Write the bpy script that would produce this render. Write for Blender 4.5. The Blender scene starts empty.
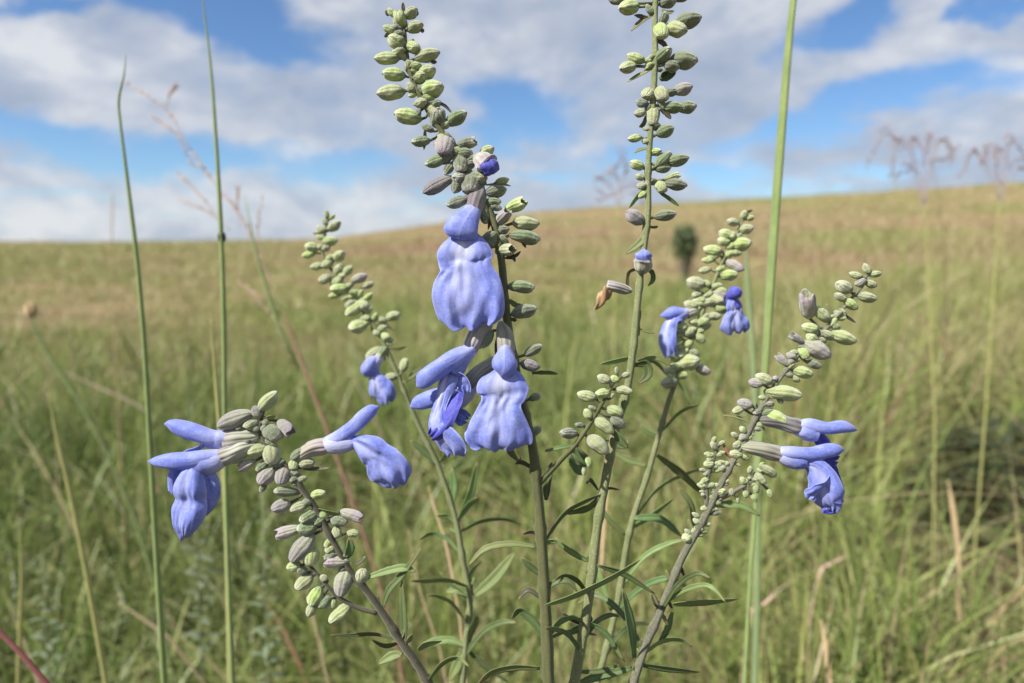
import bpy, math, random
import numpy as np
from mathutils import Vector, Matrix, noise as mnoise

random.seed(7)
rng = np.random.default_rng(11)
sc = bpy.context.scene
COL = sc.collection
R = math.radians

# ------------------------------------------------------------------ camera
W, H, F = 1024, 683, 740.0
CAMZ = 0.65
PITCH = math.atan(100.0 / F)
cam = bpy.data.cameras.new('camera')
cam.sensor_width = 36.0
cam.lens = 36.0 * F / W
cam.clip_start = 0.01
cam.clip_end = 3000
cam.dof.use_dof = True
cam.dof.focus_distance = 0.205
cam.dof.aperture_fstop = 11.0
camo = bpy.data.objects.new('camera', cam)
camo.location = (0, 0, CAMZ)
camo.rotation_euler = (math.pi / 2 - PITCH, 0, 0)
COL.objects.link(camo)
sc.camera = camo
RT = Vector((1, 0, 0))
UP = Vector((0, math.sin(PITCH), math.cos(PITCH)))
FW = Vector((0, math.cos(PITCH), -math.sin(PITCH)))
C0 = Vector((0, 0, CAMZ))


def P(x, y, d):
    """world point seen at picture position x, y at distance d along the view axis"""
    return C0 + FW * d + RT * ((x - 512) / F * d) + UP * ((341.5 - y) / F * d)


def V3(r, u, t):
    """direction: right, up, towards the viewer"""
    return RT * r + UP * u - FW * t


# ------------------------------------------------------------------ helpers
def tag(o, label=None, cat=None, group=None, kind=None):
    if label: o['label'] = label
    if cat: o['category'] = cat
    if group: o['group'] = group
    if kind: o['kind'] = kind
    return o


def empty(name, loc):
    o = bpy.data.objects.new(name, None)
    o.empty_display_size = 0.02
    o.location = loc
    COL.objects.link(o)
    return o


def cat(pts, n):
    """Catmull-Rom through tuples of any length, n samples a span"""
    a = np.array(pts, float)
    if len(a) == 2:
        t = np.linspace(0, 1, n + 1)[:, None]
        return a[0] * (1 - t) + a[1] * t
    ext = np.vstack([2 * a[0] - a[1], a, 2 * a[-1] - a[-2]])
    out = []
    for i in range(1, len(ext) - 2):
        p0, p1, p2, p3 = ext[i - 1], ext[i], ext[i + 1], ext[i + 2]
        for k in range(n):
            t = k / n
            out.append(0.5 * ((2 * p1) + (-p0 + p2) * t + (2 * p0 - 5 * p1 + 4 * p2 - p3) * t * t + (-p0 + 3 * p1 - 3 * p2 + p3) * t ** 3))
    out.append(a[-1])
    return np.array(out)


class MB:
    def __init__(s):
        s.v, s.f, s.uv, s.a = [], [], [], []

    def grid(s, rows, closed=False, att=None):
        """rows: list of rows of (Vector, u, v)"""
        b = len(s.v)
        n = len(rows[0])
        for i, r in enumerate(rows):
            for j, (p, u, w) in enumerate(r):
                s.v.append(tuple(p)); s.uv.append((u, w)); s.a.append(att[i][j] if att else 0.0)
        for i in range(len(rows) - 1):
            for j in range(n if closed else n - 1):
                k = (j + 1) % n
                s.f.append((b + i * n + j, b + i * n + k, b + (i + 1) * n + k, b + (i + 1) * n + j))

    def tube(s, pts, rad, seg=8, flat=1.0, hint=None, square=0.0):
        pts = [Vector(p) for p in pts]
        rows = []
        ref = hint.copy() if hint is not None else Vector((0.31, -0.9, 0.2))
        L = 0
        for i, p in enumerate(pts):
            t = (pts[min(i + 1, len(pts) - 1)] - pts[max(i - 1, 0)])
            t = t.normalized() if t.length > 1e-12 else Vector((0, 0, 1))
            if hint is None or i == 0:
                pass
            a = ref - t * ref.dot(t)
            if a.length < 1e-6: a = t.orthogonal()
            a.normalize()
            if hint is None: ref = a
            b = t.cross(a)
            if i: L += (p - pts[i - 1]).length
            r = rad[i] if hasattr(rad, '__len__') else rad
            if square: r *= 1 + 0.025 * math.sin(L * 900 + 2 * math.sin(L * 310))
            rows.append([(p + (a * math.cos(2 * math.pi * k / seg) + b * (flat * math.sin(2 * math.pi * k / seg))) * (r * (1 + square * math.cos(8 * math.pi * k / seg))), k / seg, L * 100) for k in range(seg)])
        s.grid(rows, True)
        n = len(s.v)
        s.f.append(tuple(range(n - seg, n)))
        s.f.append(tuple(reversed(range(n - seg * len(rows), n - seg * len(rows) + seg))))

    def build(s, name, mat, parent=None, origin=None, smooth=True, solid=0, sub=0):
        me = bpy.data.meshes.new(name)
        o3 = Vector(origin) if origin is not None else (parent.location if parent is not None else Vector((0, 0, 0)))
        me.from_pydata([(x - o3.x, y - o3.y, z - o3.z) for x, y, z in s.v], [], s.f)
        uv = me.uv_layers.new(name='UVMap')
        li = np.empty(len(me.loops), np.int32)
        me.loops.foreach_get('vertex_index', li)
        uv.data.foreach_set('uv', np.array(s.uv, np.float32)[li].ravel())
        at = me.attributes.new('mark', 'FLOAT', 'POINT')
        at.data.foreach_set('value', np.array(s.a, np.float32))
        if smooth:
            me.polygons.foreach_set('use_smooth', [True] * len(me.polygons))
        me.materials.append(mat)
        me.update()
        o = bpy.data.objects.new(name, me)
        COL.objects.link(o)
        if parent is not None:
            o.parent = parent
        else:
            o.location = o3
        if solid:
            m = o.modifiers.new('thickness', 'SOLIDIFY'); m.thickness = solid; m.offset = 0
        if sub:
            m = o.modifiers.new('smooth', 'SUBSURF'); m.levels = sub; m.render_levels = sub
        return o


# ------------------------------------------------------------------ materials
class NT:
    def __init__(s, tree):
        s.t = tree

    def n(s, typ, **kw):
        nd = s.t.nodes.new(typ)
        for k, v in kw.items():
            if k.startswith('i_'):
                key = k[2:]
                nd.inputs[int(key) if key.isdigit() else key.replace('_', ' ')].default_value = v
            else:
                setattr(nd, k, v)
        return nd

    def l(s, a, b):
        s.t.links.new(a, b)

    def math(s, op, a, b=None, c=None, clamp=False):
        nd = s.n('ShaderNodeMath', operation=op, use_clamp=clamp)
        for i, x in enumerate((a, b, c)):
            if x is None: continue
            if isinstance(x, (int, float)): nd.inputs[i].default_value = x
            else: s.l(x, nd.inputs[i])
        return nd.outputs[0]

    def mix(s, fac, a, b, typ='MIX'):
        nd = s.n('ShaderNodeMix', data_type='RGBA', blend_type=typ)
        for i, x in ((0, fac), (6, a), (7, b)):
            if isinstance(x, (int, float)): nd.inputs[i].default_value = x
            elif isinstance(x, tuple): nd.inputs[i].default_value = x if len(x) == 4 else (*x, 1)
            else: s.l(x, nd.inputs[i])
        return nd.outputs[2]

    def ramp(s, fac, stops, interp='LINEAR'):
        nd = s.n('ShaderNodeValToRGB')
        cr = nd.color_ramp
        cr.interpolation = interp
        while len(cr.elements) < len(stops): cr.elements.new(0.5)
        for e, (p, c) in zip(cr.elements, stops):
            e.position = p; e.color = (*c, 1) if len(c) == 3 else c
        s.l(fac, nd.inputs[0])
        return nd.outputs[0]

    def noise(s, vec, scale, detail=3, rough=0.55, dist=0.0):
        nd = s.n('ShaderNodeTexNoise')
        nd.inputs['Scale'].default_value = scale
        nd.inputs['Detail'].default_value = detail
        nd.inputs['Roughness'].default_value = rough
        nd.inputs['Distortion'].default_value = dist
        if vec is not None: s.l(vec, nd.inputs['Vector'])
        return nd.outputs['Fac']


def newmat(name):
    m = bpy.data.materials.new(name)
    m.use_nodes = True
    m.node_tree.nodes.clear()
    return m, NT(m.node_tree)


def finish(N, col, rough=0.6, trans=0.0, tcol=None, spec=0.3, bump=None, sheen=0.0, bstr=0.3, bdist=0.0003):
    out = N.n('ShaderNodeOutputMaterial')
    b = N.n('ShaderNodeBsdfPrincipled')
    if isinstance(col, tuple): b.inputs['Base Color'].default_value = (*col, 1)
    else: N.l(col, b.inputs['Base Color'])
    b.inputs['Roughness'].default_value = rough
    b.inputs['Specular IOR Level'].default_value = spec
    if sheen:
        b.inputs['Sheen Weight'].default_value = sheen
        b.inputs['Sheen Roughness'].default_value = 0.5
    bn = None
    if bump is not None:
        bm = N.n('ShaderNodeBump')
        bm.inputs['Strength'].default_value = bstr
        bm.inputs['Distance'].default_value = bdist
        N.l(bump, bm.inputs['Height'])
        N.l(bm.outputs[0], b.inputs['Normal'])
        bn = bm.outputs[0]
    if trans:
        t = N.n('ShaderNodeBsdfTranslucent')
        c = tcol if tcol is not None else col
        if isinstance(c, tuple): t.inputs[0].default_value = (*c, 1)
        else: N.l(c, t.inputs[0])
        if bn is not None: N.l(bn, t.inputs['Normal'])
        mx = N.n('ShaderNodeMixShader')
        mx.inputs[0].default_value = trans
        N.l(b.outputs[0], mx.inputs[1]); N.l(t.outputs[0], mx.inputs[2])
        N.l(mx.outputs[0], out.inputs[0])
    else:
        N.l(b.outputs[0], out.inputs[0])


def mat_calyx(name, base, mid, tip, ribc, tipstart=0.75):
    m, N = newmat(name)
    uv = N.n('ShaderNodeUVMap')
    sx = N.n('ShaderNodeSeparateXYZ'); N.l(uv.outputs[0], sx.inputs[0])
    geo = N.n('ShaderNodeTexCoord')
    info = N.n('ShaderNodeObjectInfo')
    ns = N.noise(geo.outputs['Object'], 9, 4)
    t = N.math('ADD', sx.outputs[1], N.math('MULTIPLY', N.math('SUBTRACT', ns, 0.5), 0.9))
    c = N.ramp(t, [(0.0, base), (0.3, mid), (tipstart, mid), (1.0, tip)])
    rib = N.math('POWER', N.math('ABSOLUTE', N.math('SINE', N.math('MULTIPLY', sx.outputs[0], math.pi * 10))), 3)
    c = N.mix(N.math('MULTIPLY', rib, 0.12), c, ribc)
    hs = N.n('ShaderNodeHueSaturation')
    N.l(c, hs.inputs['Color'])
    N.l(N.math('ADD', 0.8, N.math('MULTIPLY', info.outputs['Random'], 0.4)), hs.inputs['Value'])
    N.l(N.math('ADD', 0.468, N.math('MULTIPLY', info.outputs['Random'], 0.035)), hs.inputs['Hue'])
    N.l(N.math('ADD', 0.75, N.math('MULTIPLY', info.outputs['Random'], 0.4)), hs.inputs['Saturation'])
    fz = N.noise(geo.outputs['Object'], 60, 2)
    c2 = N.mix(N.math('MULTIPLY', N.math('SUBTRACT', fz, 0.42, clamp=True), 1.25), hs.outputs[0], (0.62, 0.66, 0.56))
    hgt = N.math('ADD', N.math('MULTIPLY', fz, 0.6), N.math('MULTIPLY', rib, -0.45))
    big = N.noise(geo.outputs['Object'], 5, 3)
    finish(N, c2, 0.65, 0.08, None, 0.35, N.math('ADD', hgt, N.math('MULTIPLY', big, 1.6)), 0.55, 0.8, 0.0005)
    return m


def mat_petal(name, main, deep, pale):
    m, N = newmat(name)
    uv = N.n('ShaderNodeUVMap')
    sx = N.n('ShaderNodeSeparateXYZ'); N.l(uv.outputs[0], sx.inputs[0])
    tc = N.n('ShaderNodeTexCoord')
    at = N.n('ShaderNodeAttribute', attribute_name='mark')
    ns = N.noise(tc.outputs['Object'], 260, 4)
    ns2 = N.noise(tc.outputs['Object'], 1400, 2)
    mp = N.n('ShaderNodeMapping'); mp.inputs['Scale'].default_value = (15, 4.0, 1)
    N.l(uv.outputs[0], mp.inputs[0])
    vein = N.noise(mp.outputs[0], 1.0, 3, 0.6, 0.4)
    f = N.math('ADD', N.math('MULTIPLY', ns, 0.78), N.math('MULTIPLY', vein, 0.2))
    c = N.ramp(f, [(0.25, deep), (0.5, main), (0.75, tuple(0.7 * a + 0.3 * b for a, b in zip(main, pale)))])
    c = N.mix(N.math('MULTIPLY', N.math('SUBTRACT', ns2, 0.5, clamp=True), 0.9), c, pale)
    mk = N.math('ADD', at.outputs['Fac'], N.math('MULTIPLY', N.math('SUBTRACT', vein, 0.5), 0.18), clamp=True)
    mk = N.math('MULTIPLY', mk, N.math('LESS_THAN', 0.02, at.outputs['Fac']))
    c = N.mix(mk, c, pale)
    rim = N.math('SUBTRACT', N.math('MULTIPLY', N.math('ABSOLUTE', N.math('SUBTRACT', sx.outputs[0], 0.5)), 2.0), 0.9, clamp=True)
    c = N.mix(N.math('MULTIPLY', rim, 3.0), c, pale)
    hg = N.math('ADD', N.math('MULTIPLY', vein, 1.0), N.math('MULTIPLY', ns2, 0.35))
    finish(N, c, 0.55, 0.27, None, 0.25, hg, 0.25, 0.3, 0.0005)
    return m


def mat_leaf(name, c1, c2, trans=0.3, rough=0.55):
    m, N = newmat(name)
    uv = N.n('ShaderNodeUVMap')
    sx = N.n('ShaderNodeSeparateXYZ'); N.l(uv.outputs[0], sx.inputs[0])
    tc = N.n('ShaderNodeTexCoord')
    info = N.n('ShaderNodeObjectInfo')
    ns = N.noise(tc.outputs['Object'], 220, 3)
    c = N.mix(N.math('MULTIPLY_ADD', N.math('SUBTRACT', ns, 0.5), 1.5, 0.5, clamp=True), c1, c2)
    rib = N.math('SUBTRACT', 1.0, N.math('MULTIPLY', N.math('ABSOLUTE', N.math('SUBTRACT', sx.outputs[0], 0.5)), 9), clamp=True)
    c = N.mix(N.math('MULTIPLY', rib, 0.4), c, tuple(min(1, x * 1.7 + 0.02) for x in c2))
    tipf = N.math('MULTIPLY', N.math('SUBTRACT', N.math('ADD', sx.outputs[1], N.math('MULTIPLY', ns, 0.5)), 1.02, clamp=True), 2.2, clamp=True)
    c = N.mix(tipf, c, (0.30, 0.24, 0.10))
    hs = N.n('ShaderNodeHueSaturation'); N.l(c, hs.inputs['Color'])
    N.l(N.math('MULTIPLY_ADD', info.outputs['Random'], 0.5, 0.75), hs.inputs['Value'])
    N.l(N.math('MULTIPLY_ADD', info.outputs['Random'], 0.05, 0.475), hs.inputs['Hue'])
    finish(N, hs.outputs[0], rough, trans, None, 0.3, ns, 0.1, 0.3, 0.0003)
    return m


def mat_stem(name, c1, c2, fuzz=(0.5, 0.5, 0.45), fz=0.3):
    m, N = newmat(name)
    tc = N.n('ShaderNodeTexCoord')
    uv = N.n('ShaderNodeUVMap')
    mp = N.n('ShaderNodeMapping'); mp.inputs['Scale'].default_value = (4, 0.6, 1)
    N.l(uv.outputs[0], mp.inputs[0])
    st = N.noise(mp.outputs[0], 3, 4)
    ns = N.noise(tc.outputs['Object'], 90, 3)
    c = N.mix(N.math('MULTIPLY_ADD', N.math('SUBTRACT', N.math('MULTIPLY_ADD', st, 0.5, N.math('MULTIPLY', ns, 0.5)), 0.5), 3.0, 0.5, clamp=True), c1, c2)
    f2 = N.noise(tc.outputs['Object'], 2200, 2)
    c = N.mix(N.math('MULTIPLY', N.math('SUBTRACT', f2, 0.5, clamp=True), fz * 4), c, fuzz)
    finish(N, c, 0.7, 0.0, None, 0.3, N.math('ADD', st, f2), 0.2, 0.4, 0.0003)
    return m


M = {}
M['bud_green'] = mat_calyx('calyx_pale_green', (0.14, 0.20, 0.04), (0.32, 0.41, 0.13), (0.52, 0.57, 0.32), (0.24, 0.30, 0.10))
M['bud_dark'] = mat_calyx('calyx_deep_green', (0.07, 0.105, 0.03), (0.10, 0.145, 0.048), (0.46, 0.46, 0.34), (0.08, 0.11, 0.045), 0.8)  # darkened copy of the green calyx; shade on the buds put into its colour
M['bud_purple'] = mat_calyx('calyx_mauve', (0.20, 0.25, 0.11), (0.30, 0.285, 0.22), (0.33, 0.26, 0.31), (0.17, 0.13, 0.16), 0.45)
M['bud_plum'] = mat_calyx('calyx_plum', (0.13, 0.15, 0.08), (0.12, 0.10, 0.11), (0.10, 0.075, 0.10), (0.05, 0.04, 0.05), 0.5)
M['bud_grey'] = mat_calyx('calyx_grey', (0.25, 0.29, 0.14), (0.27, 0.28, 0.19), (0.20, 0.165, 0.175), (0.17, 0.16, 0.13), 0.45)
M['petal'] = mat_petal('petal_blue', (0.195, 0.245, 0.66), (0.14, 0.175, 0.58), (0.66, 0.68, 0.86))
M['petal_deep'] = mat_petal('petal_deep_blue', (0.085, 0.09, 0.47), (0.04, 0.045, 0.33), (0.3, 0.3, 0.7))
M['leaf'] = mat_leaf('sage_leaf', (0.085, 0.13, 0.045), (0.15, 0.21, 0.08))
M['leaf_pale'] = mat_leaf('sage_leaf_pale', (0.15, 0.21, 0.07), (0.24, 0.31, 0.12))
M['bract'] = mat_leaf('bract', (0.13, 0.13, 0.05), (0.22, 0.22, 0.09), 0.15)
M['bract_dark'] = mat_leaf('bract_dark', (0.045, 0.045, 0.03), (0.09, 0.08, 0.05), 0.1)
M['withered'] = mat_leaf('withered_petal', (0.20, 0.10, 0.055), (0.34, 0.20, 0.12), 0.2)
M['stem_olive'] = mat_stem('stem_olive', (0.058, 0.068, 0.02), (0.105, 0.105, 0.04), (0.3, 0.3, 0.22), 0.14)
M['stem_pale'] = mat_stem('stem_pale', (0.105, 0.135, 0.042), (0.19, 0.20, 0.09))
M['stem_dark'] = mat_stem('stem_dark', (0.04, 0.036, 0.022), (0.075, 0.07, 0.038), (0.3, 0.3, 0.27), 0.2)
M['stem_grey'] = mat_stem('stem_grey', (0.075, 0.078, 0.048), (0.145, 0.14, 0.095), (0.42, 0.42, 0.37), 0.28)
M['reed'] = mat_stem('reed_green', (0.125, 0.18, 0.05), (0.20, 0.255, 0.085), (0.35, 0.4, 0.2), 0.1)
M['reed_blue'] = mat_stem('reed_bluegreen', (0.12, 0.17, 0.065), (0.18, 0.23, 0.10), (0.35, 0.4, 0.3), 0.1)
M['reed_yellow'] = mat_stem('reed_yellow', (0.24, 0.25, 0.07), (0.34, 0.32, 0.11), (0.5, 0.5, 0.3), 0.1)
M['straw'] = mat_stem('straw', (0.36, 0.25, 0.13), (0.50, 0.37, 0.21), (0.6, 0.5, 0.35), 0.1)
M['pink_straw'] = mat_stem('pink_straw', (0.38, 0.24, 0.18), (0.46, 0.33, 0.25), (0.6, 0.45, 0.4), 0.1)
M['red_stalk'] = mat_stem('red_stalk', (0.24, 0.10, 0.07), (0.30, 0.18, 0.11), (0.5, 0.3, 0.3), 0.1)
M['red_dark'] = mat_stem('red_dark', (0.14, 0.035, 0.035), (0.20, 0.06, 0.05), (0.5, 0.3, 0.3), 0.1)
M['plume'] = mat_stem('plume', (0.24, 0.19, 0.21), (0.33, 0.27, 0.28), (0.5, 0.4, 0.4), 0.2)
M['brown_head'] = mat_stem('brown_head', (0.28, 0.16, 0.07), (0.42, 0.27, 0.13), (0.6, 0.5, 0.35), 0.2)
M['forb'] = mat_leaf('forb_leaf', (0.13, 0.18, 0.09), (0.22, 0.28, 0.16))
M['shrub'] = mat_leaf('shrub_leaf', (0.04, 0.065, 0.02), (0.075, 0.11, 0.035), 0.2)
M['bushleaf'] = mat_leaf('bush_leaf', (0.022, 0.04, 0.012), (0.045, 0.075, 0.02), 0.15)  # leaf colour darkened to paint the shade of the grass hollow
M['bark'] = mat_stem('bark', (0.09, 0.07, 0.04), (0.15, 0.11, 0.07))

# ------------------------------------------------------------------ terrain
_cx = [0, 100, 200, 330, 450, 540, 650, 800, 900, 1024]
_cy = [241, 242, 241, 238, 221, 210, 203, 195, 189, 181]
_az, _el = [], []
for x, y in zip(_cx, _cy):
    v = FW + RT * ((x - 512) / F) + UP * ((341.5 - y) / F)
    _az.append(math.atan2(v.x, v.y)); _el.append(math.tan(math.asin(v.normalized().z)))
_az = [-math.pi, -1.2] + _az + [0.95, 1.5, math.pi]
_el = [_el[0], _el[0]] + _el + [_el[-1] + 0.01, 0.05, _el[0]]
RC = 130.0


def gz(x, y):
    x = np.asarray(x, float); y = np.asarray(y, float)
    r = np.hypot(x, y); az = np.arctan2(x, y)
    Hc = CAMZ + RC * np.interp(az, _az, _el) - 0.15
    s = np.clip(r / RC, 0, 1) ** 1.45
    z = Hc * s
    z = z - np.clip(r - RC, 0, None) ** 1.2 * 0.035
    amp = np.clip(r - 1.5, 0, 12) / 12 * 0.10
    z = z + amp * (np.sin(x * 0.9 + 1.3) * np.sin(y * 0.7 + 0.4) + 0.6 * np.sin(x * 0.37 - y * 0.53 + 2.0))
    amp2 = np.clip(r - 20, 0, 60) / 60 * 0.30 * np.clip((RC - r) / 40, 0, 1)
    z = z + amp2 * np.sin(x * 0.11 + 0.6 * np.sin(y * 0.07)) * np.sin(y * 0.13 + 1.0)
    return z


def gz1(x, y):
    return float(gz(np.array([x]), np.array([y]))[0])


def ground_hit(px, py):
    v = (P(px, py, 1.0) - C0)
    t = 0.4
    while t < 400:
        p = C0 + v * t
        if p.z < gz1(p.x, p.y): return p
        t *= 1.01
    return C0 + v * 100


def vnoise(x, y, scale, seed=0):
    x = np.asarray(x, float) / scale + 1000.3 + seed * 17.7; y = np.asarray(y, float) / scale + 1000.7 + seed * 31.1
    xi = np.floor(x).astype(np.int64); yi = np.floor(y).astype(np.int64)
    fx = x - xi; fy = y - yi
    fx = fx * fx * (3 - 2 * fx); fy = fy * fy * (3 - 2 * fy)

    def hsh(a, b):
        v = np.sin(a * 127.1 + b * 311.7 + seed * 74.7) * 43758.5453
        return v - np.floor(v)
    return (hsh(xi, yi) * (1 - fx) + hsh(xi + 1, yi) * fx) * (1 - fy) + (hsh(xi, yi + 1) * (1 - fx) + hsh(xi + 1, yi + 1) * fx) * fy


# patchiness of the grassland colour (what grows where), shared by grass and soil
def patch(x, y):
    r = np.hypot(x, y); az = np.degrees(np.arctan2(x, y))
    lr = np.log(np.maximum(r, 0.3))
    n = 1.5 * (vnoise(x, y, 0.22, 1) - 0.5) * np.clip(2 - 0.25 * r, 0, 1) + 1.6 * (vnoise(x, y, 0.8, 2) - 0.5) * np.clip(2 - 0.06 * r, 0, 1) + 1.7 * (vnoise(x, y, 3.2, 3) - 0.5) + 1.8 * (vnoise(x, y, 13.0, 4) - 0.5) * np.clip(r / 15, 0, 1) + 1.2 * (vnoise(x, y, 45, 5) - 0.5) * np.clip(r / 40, 0, 1)
    n2 = np.sin(lr * 7 + az * 0.09 + 1.5 * np.sin(az * 0.13)) * (0.6 + 0.4 * np.sin(az * 0.21 + lr * 3))
    far = np.clip((lr - 0.75) / 1.7, 0, 1)
    t = 0.135 + 0.485 * far + 0.15 * n + 0.09 * n2
    # browner ground out to the left in the middle distance, tawny taller grass on the right
    t = t + 0.14 * np.exp(-((lr - 1.7) / 0.5) ** 2) * np.clip((-az - 8) / 12, 0, 1)
    t = t + 0.12 * np.clip((az - 5) / 15, 0, 1) * np.exp(-((lr - 1.2) / 0.8) ** 2)
    t = t - 0.09 * np.exp(-((lr - 4.4) / 0.3) ** 2) * np.clip((az + 2) / 4, 0, 1)
    return t


# ground sheet: rings about the viewpoint
nr, na = 150, 220
rr = np.concatenate([[0.0], np.geomspace(0.25, 1500, nr)])
aa = np.linspace(-math.pi, math.pi, na, endpoint=False)
X = np.outer(rr, np.sin(aa)); Y = np.outer(rr, np.cos(aa)); Z = gz(X, Y)
mb = MB()
rows = [[((X[i, j], Y[i, j], Z[i, j]), 0, 0) for j in range(na)] for i in range(len(rr))]
pt = patch(X, Y)
mb.grid(rows, True, [[float(pt[i, j]) for j in range(na)] for i in range(len(rr))])
gm, N = newmat('soil_and_turf')
tc = N.n('ShaderNodeTexCoord'); at = N.n('ShaderNodeAttribute', attribute_name='mark')
n1 = N.noise(tc.outputs['Object'], 0.35, 6, 0.6); n2 = N.noise(tc.outputs['Object'], 5, 5, 0.65); n3 = N.noise(tc.outputs['Object'], 45, 4, 0.7)
f = N.math('ADD', at.outputs['Fac'], N.math('ADD', N.math('MULTIPLY', N.math('SUBTRACT', n1, 0.5), 0.9), N.math('MULTIPLY', N.math('SUBTRACT', n2, 0.5), 0.8)))
c = N.ramp(f, [(0.05, (0.085, 0.10, 0.03)), (0.3, (0.15, 0.155, 0.05)), (0.5, (0.22, 0.19, 0.085)), (0.7, (0.27, 0.205, 0.11)), (0.95, (0.22, 0.14, 0.08))])
c = N.mix(N.math('MULTIPLY', N.math('SUBTRACT', n3, 0.42, clamp=True), 1.2), c, (0.10, 0.075, 0.035))
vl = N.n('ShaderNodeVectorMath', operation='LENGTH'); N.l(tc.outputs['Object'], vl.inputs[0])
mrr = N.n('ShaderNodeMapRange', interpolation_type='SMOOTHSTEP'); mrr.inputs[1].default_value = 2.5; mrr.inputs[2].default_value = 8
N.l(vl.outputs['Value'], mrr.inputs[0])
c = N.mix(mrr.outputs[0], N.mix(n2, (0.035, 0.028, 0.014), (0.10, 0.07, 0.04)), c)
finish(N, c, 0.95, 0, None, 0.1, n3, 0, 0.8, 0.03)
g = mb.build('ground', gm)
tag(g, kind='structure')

# ------------------------------------------------------------------ grass (stuff)
gr_m, N = newmat('grass_blades')
at = N.n('ShaderNodeAttribute', attribute_name='tint'); tv = N.n('ShaderNodeAttribute', attribute_name='along')
c = N.ramp(at.outputs['Fac'], [(0.0, (0.06, 0.115, 0.022)), (0.20, (0.155, 0.245, 0.05)), (0.38, (0.265, 0.315, 0.085)), (0.54, (0.305, 0.275, 0.13)),
                               (0.70, (0.38, 0.31, 0.19)), (0.86, (0.36, 0.24, 0.16)), (1.0, (0.30, 0.15, 0.10))])
c = N.mix(N.math('MULTIPLY', N.math('POWER', tv.outputs['Fac'], 2.0), 0.35), c, (0.36, 0.29, 0.14))
finish(N, c, 0.45, 0.28, None, 0.45)


def wedge(n, r0, r1, az0, az1, power=0.0):
    r = np.exp(rng.uniform(math.log(r0), math.log(r1), n))
    az = np.radians(rng.uniform(az0, az1, n))
    return r * np.sin(az), r * np.cos(az)


def blades(name, x, y, h, w, tint, S, lean, label=None):
    n = len(x)
    z = gz(x, y) - 0.01
    phi = rng.uniform(0, 2 * math.pi, n)
    ln = lean * rng.gamma(2.0, 0.5, n)
    t = np.linspace(0, 1, S + 1)[None, :]
    off = h[:, None] * ln[:, None] * t ** 1.9
    kink = rng.normal(0, 0.04, n)[:, None] * h[:, None] * np.sin(t * math.pi)
    px = x[:, None] + off * np.cos(phi)[:, None] + kink * np.sin(phi)[:, None]
    py = y[:, None] + off * np.sin(phi)[:, None] - kink * np.cos(phi)[:, None]
    pz = z[:, None] + h[:, None] * t * (1 - 0.33 * np.clip(ln, 0, 1.6)[:, None] * t)
    wa = rng.uniform(0, 2 * math.pi, n)
    ww = w[:, None] * (0.55 + 0.45 * np.minimum(1, t * 5)) * np.clip(1 - t ** 2.2, 0.04, 1) * 0.5
    dx = np.cos(wa)[:, None] * ww; dy = np.sin(wa)[:, None] * ww
    V = np.empty((n, S + 1, 2, 3), np.float32)
    V[:, :, 0, 0] = px - dx; V[:, :, 0, 1] = py - dy; V[:, :, 0, 2] = pz
    V[:, :, 1, 0] = px + dx; V[:, :, 1, 1] = py + dy; V[:, :, 1, 2] = pz
    base = (np.arange(n) * (S + 1) * 2)[:, None] + (np.arange(S) * 2)[None, :]
    q = np.stack([base, base + 1, base + 3, base + 2], -1).reshape(-1).astype(np.int32)
    nf = n * S
    me = bpy.data.meshes.new(name)
    me.vertices.add(n * (S + 1) * 2); me.vertices.foreach_set('co', V.ravel())
    me.loops.add(nf * 4); me.loops.foreach_set('vertex_index', q)
    me.polygons.add(nf)
    me.polygons.foreach_set('loop_start', np.arange(nf, dtype=np.int32) * 4)
    me.polygons.foreach_set('use_smooth', np.ones(nf, bool))
    me.update(calc_edges=True)
    a = me.attributes.new('tint', 'FLOAT', 'POINT')
    a.data.foreach_set('value', np.repeat(np.clip(tint, 0, 1), (S + 1) * 2).astype(np.float32))
    a = me.attributes.new('along', 'FLOAT', 'POINT')
    a.data.foreach_set('value', np.tile(np.repeat(t[0], 2), n).astype(np.float32))
    me.materials.append(gr_m)
    o = bpy.data.objects.new(name, me)
    COL.objects.link(o)
    tag(o, label, None, None, 'stuff')
    return o


def clump(x, y, k, spread):
    """draw tufts together"""
    n = len(x)
    c = rng.integers(0, max(1, n // k), n)
    r = np.hypot(x, y)
    gx, gy = x[c], y[c]
    rr_ = np.hypot(gx, gy)
    return gx + rng.normal(0, 1, n) * spread * (0.5 + 0.25 * rr_), gy + rng.normal(0, 1, n) * spread * (0.5 + 0.25 * rr_)


def tall_factor(x, y):
    az = np.degrees(np.arctan2(x, y))
    return 1 + 0.25 * np.clip((az - 8) / 14, 0, 1) - 0.15 * np.clip((-az - 5) / 12, 0, 1)


HOLES = []
for hx, hy, hr, ha in ((975, 520, 0.62, 0.16), (1018, 510, 0.62, 0.18), (640, 490, 0.25, 0.07), (480, 520, 0.22, 0.08), (345, 510, 0.25, 0.07), (295, 560, 0.18, 0.06), (790, 640, 0.14, 0.06), (560, 640, 0.12, 0.06)):
    q = ground_hit(hx, hy); HOLES.append((math.hypot(q.x, q.y) * 0.92, math.atan2(q.x, q.y), hr, ha))


def holes(x, y):
    keep = np.ones(len(x), bool)
    r = np.hypot(x, y); az = np.arctan2(x, y)
    for hr0, haz, hr, ha in HOLES:
        dd_ = np.hypot((r - hr0) / hr, (az - haz) * r / ha)
        keep &= ~((dd_ < 1) | ((dd_ < 1.5) & (rng.random(len(x)) < (1.5 - dd_) / 0.5)))
    return keep


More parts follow.
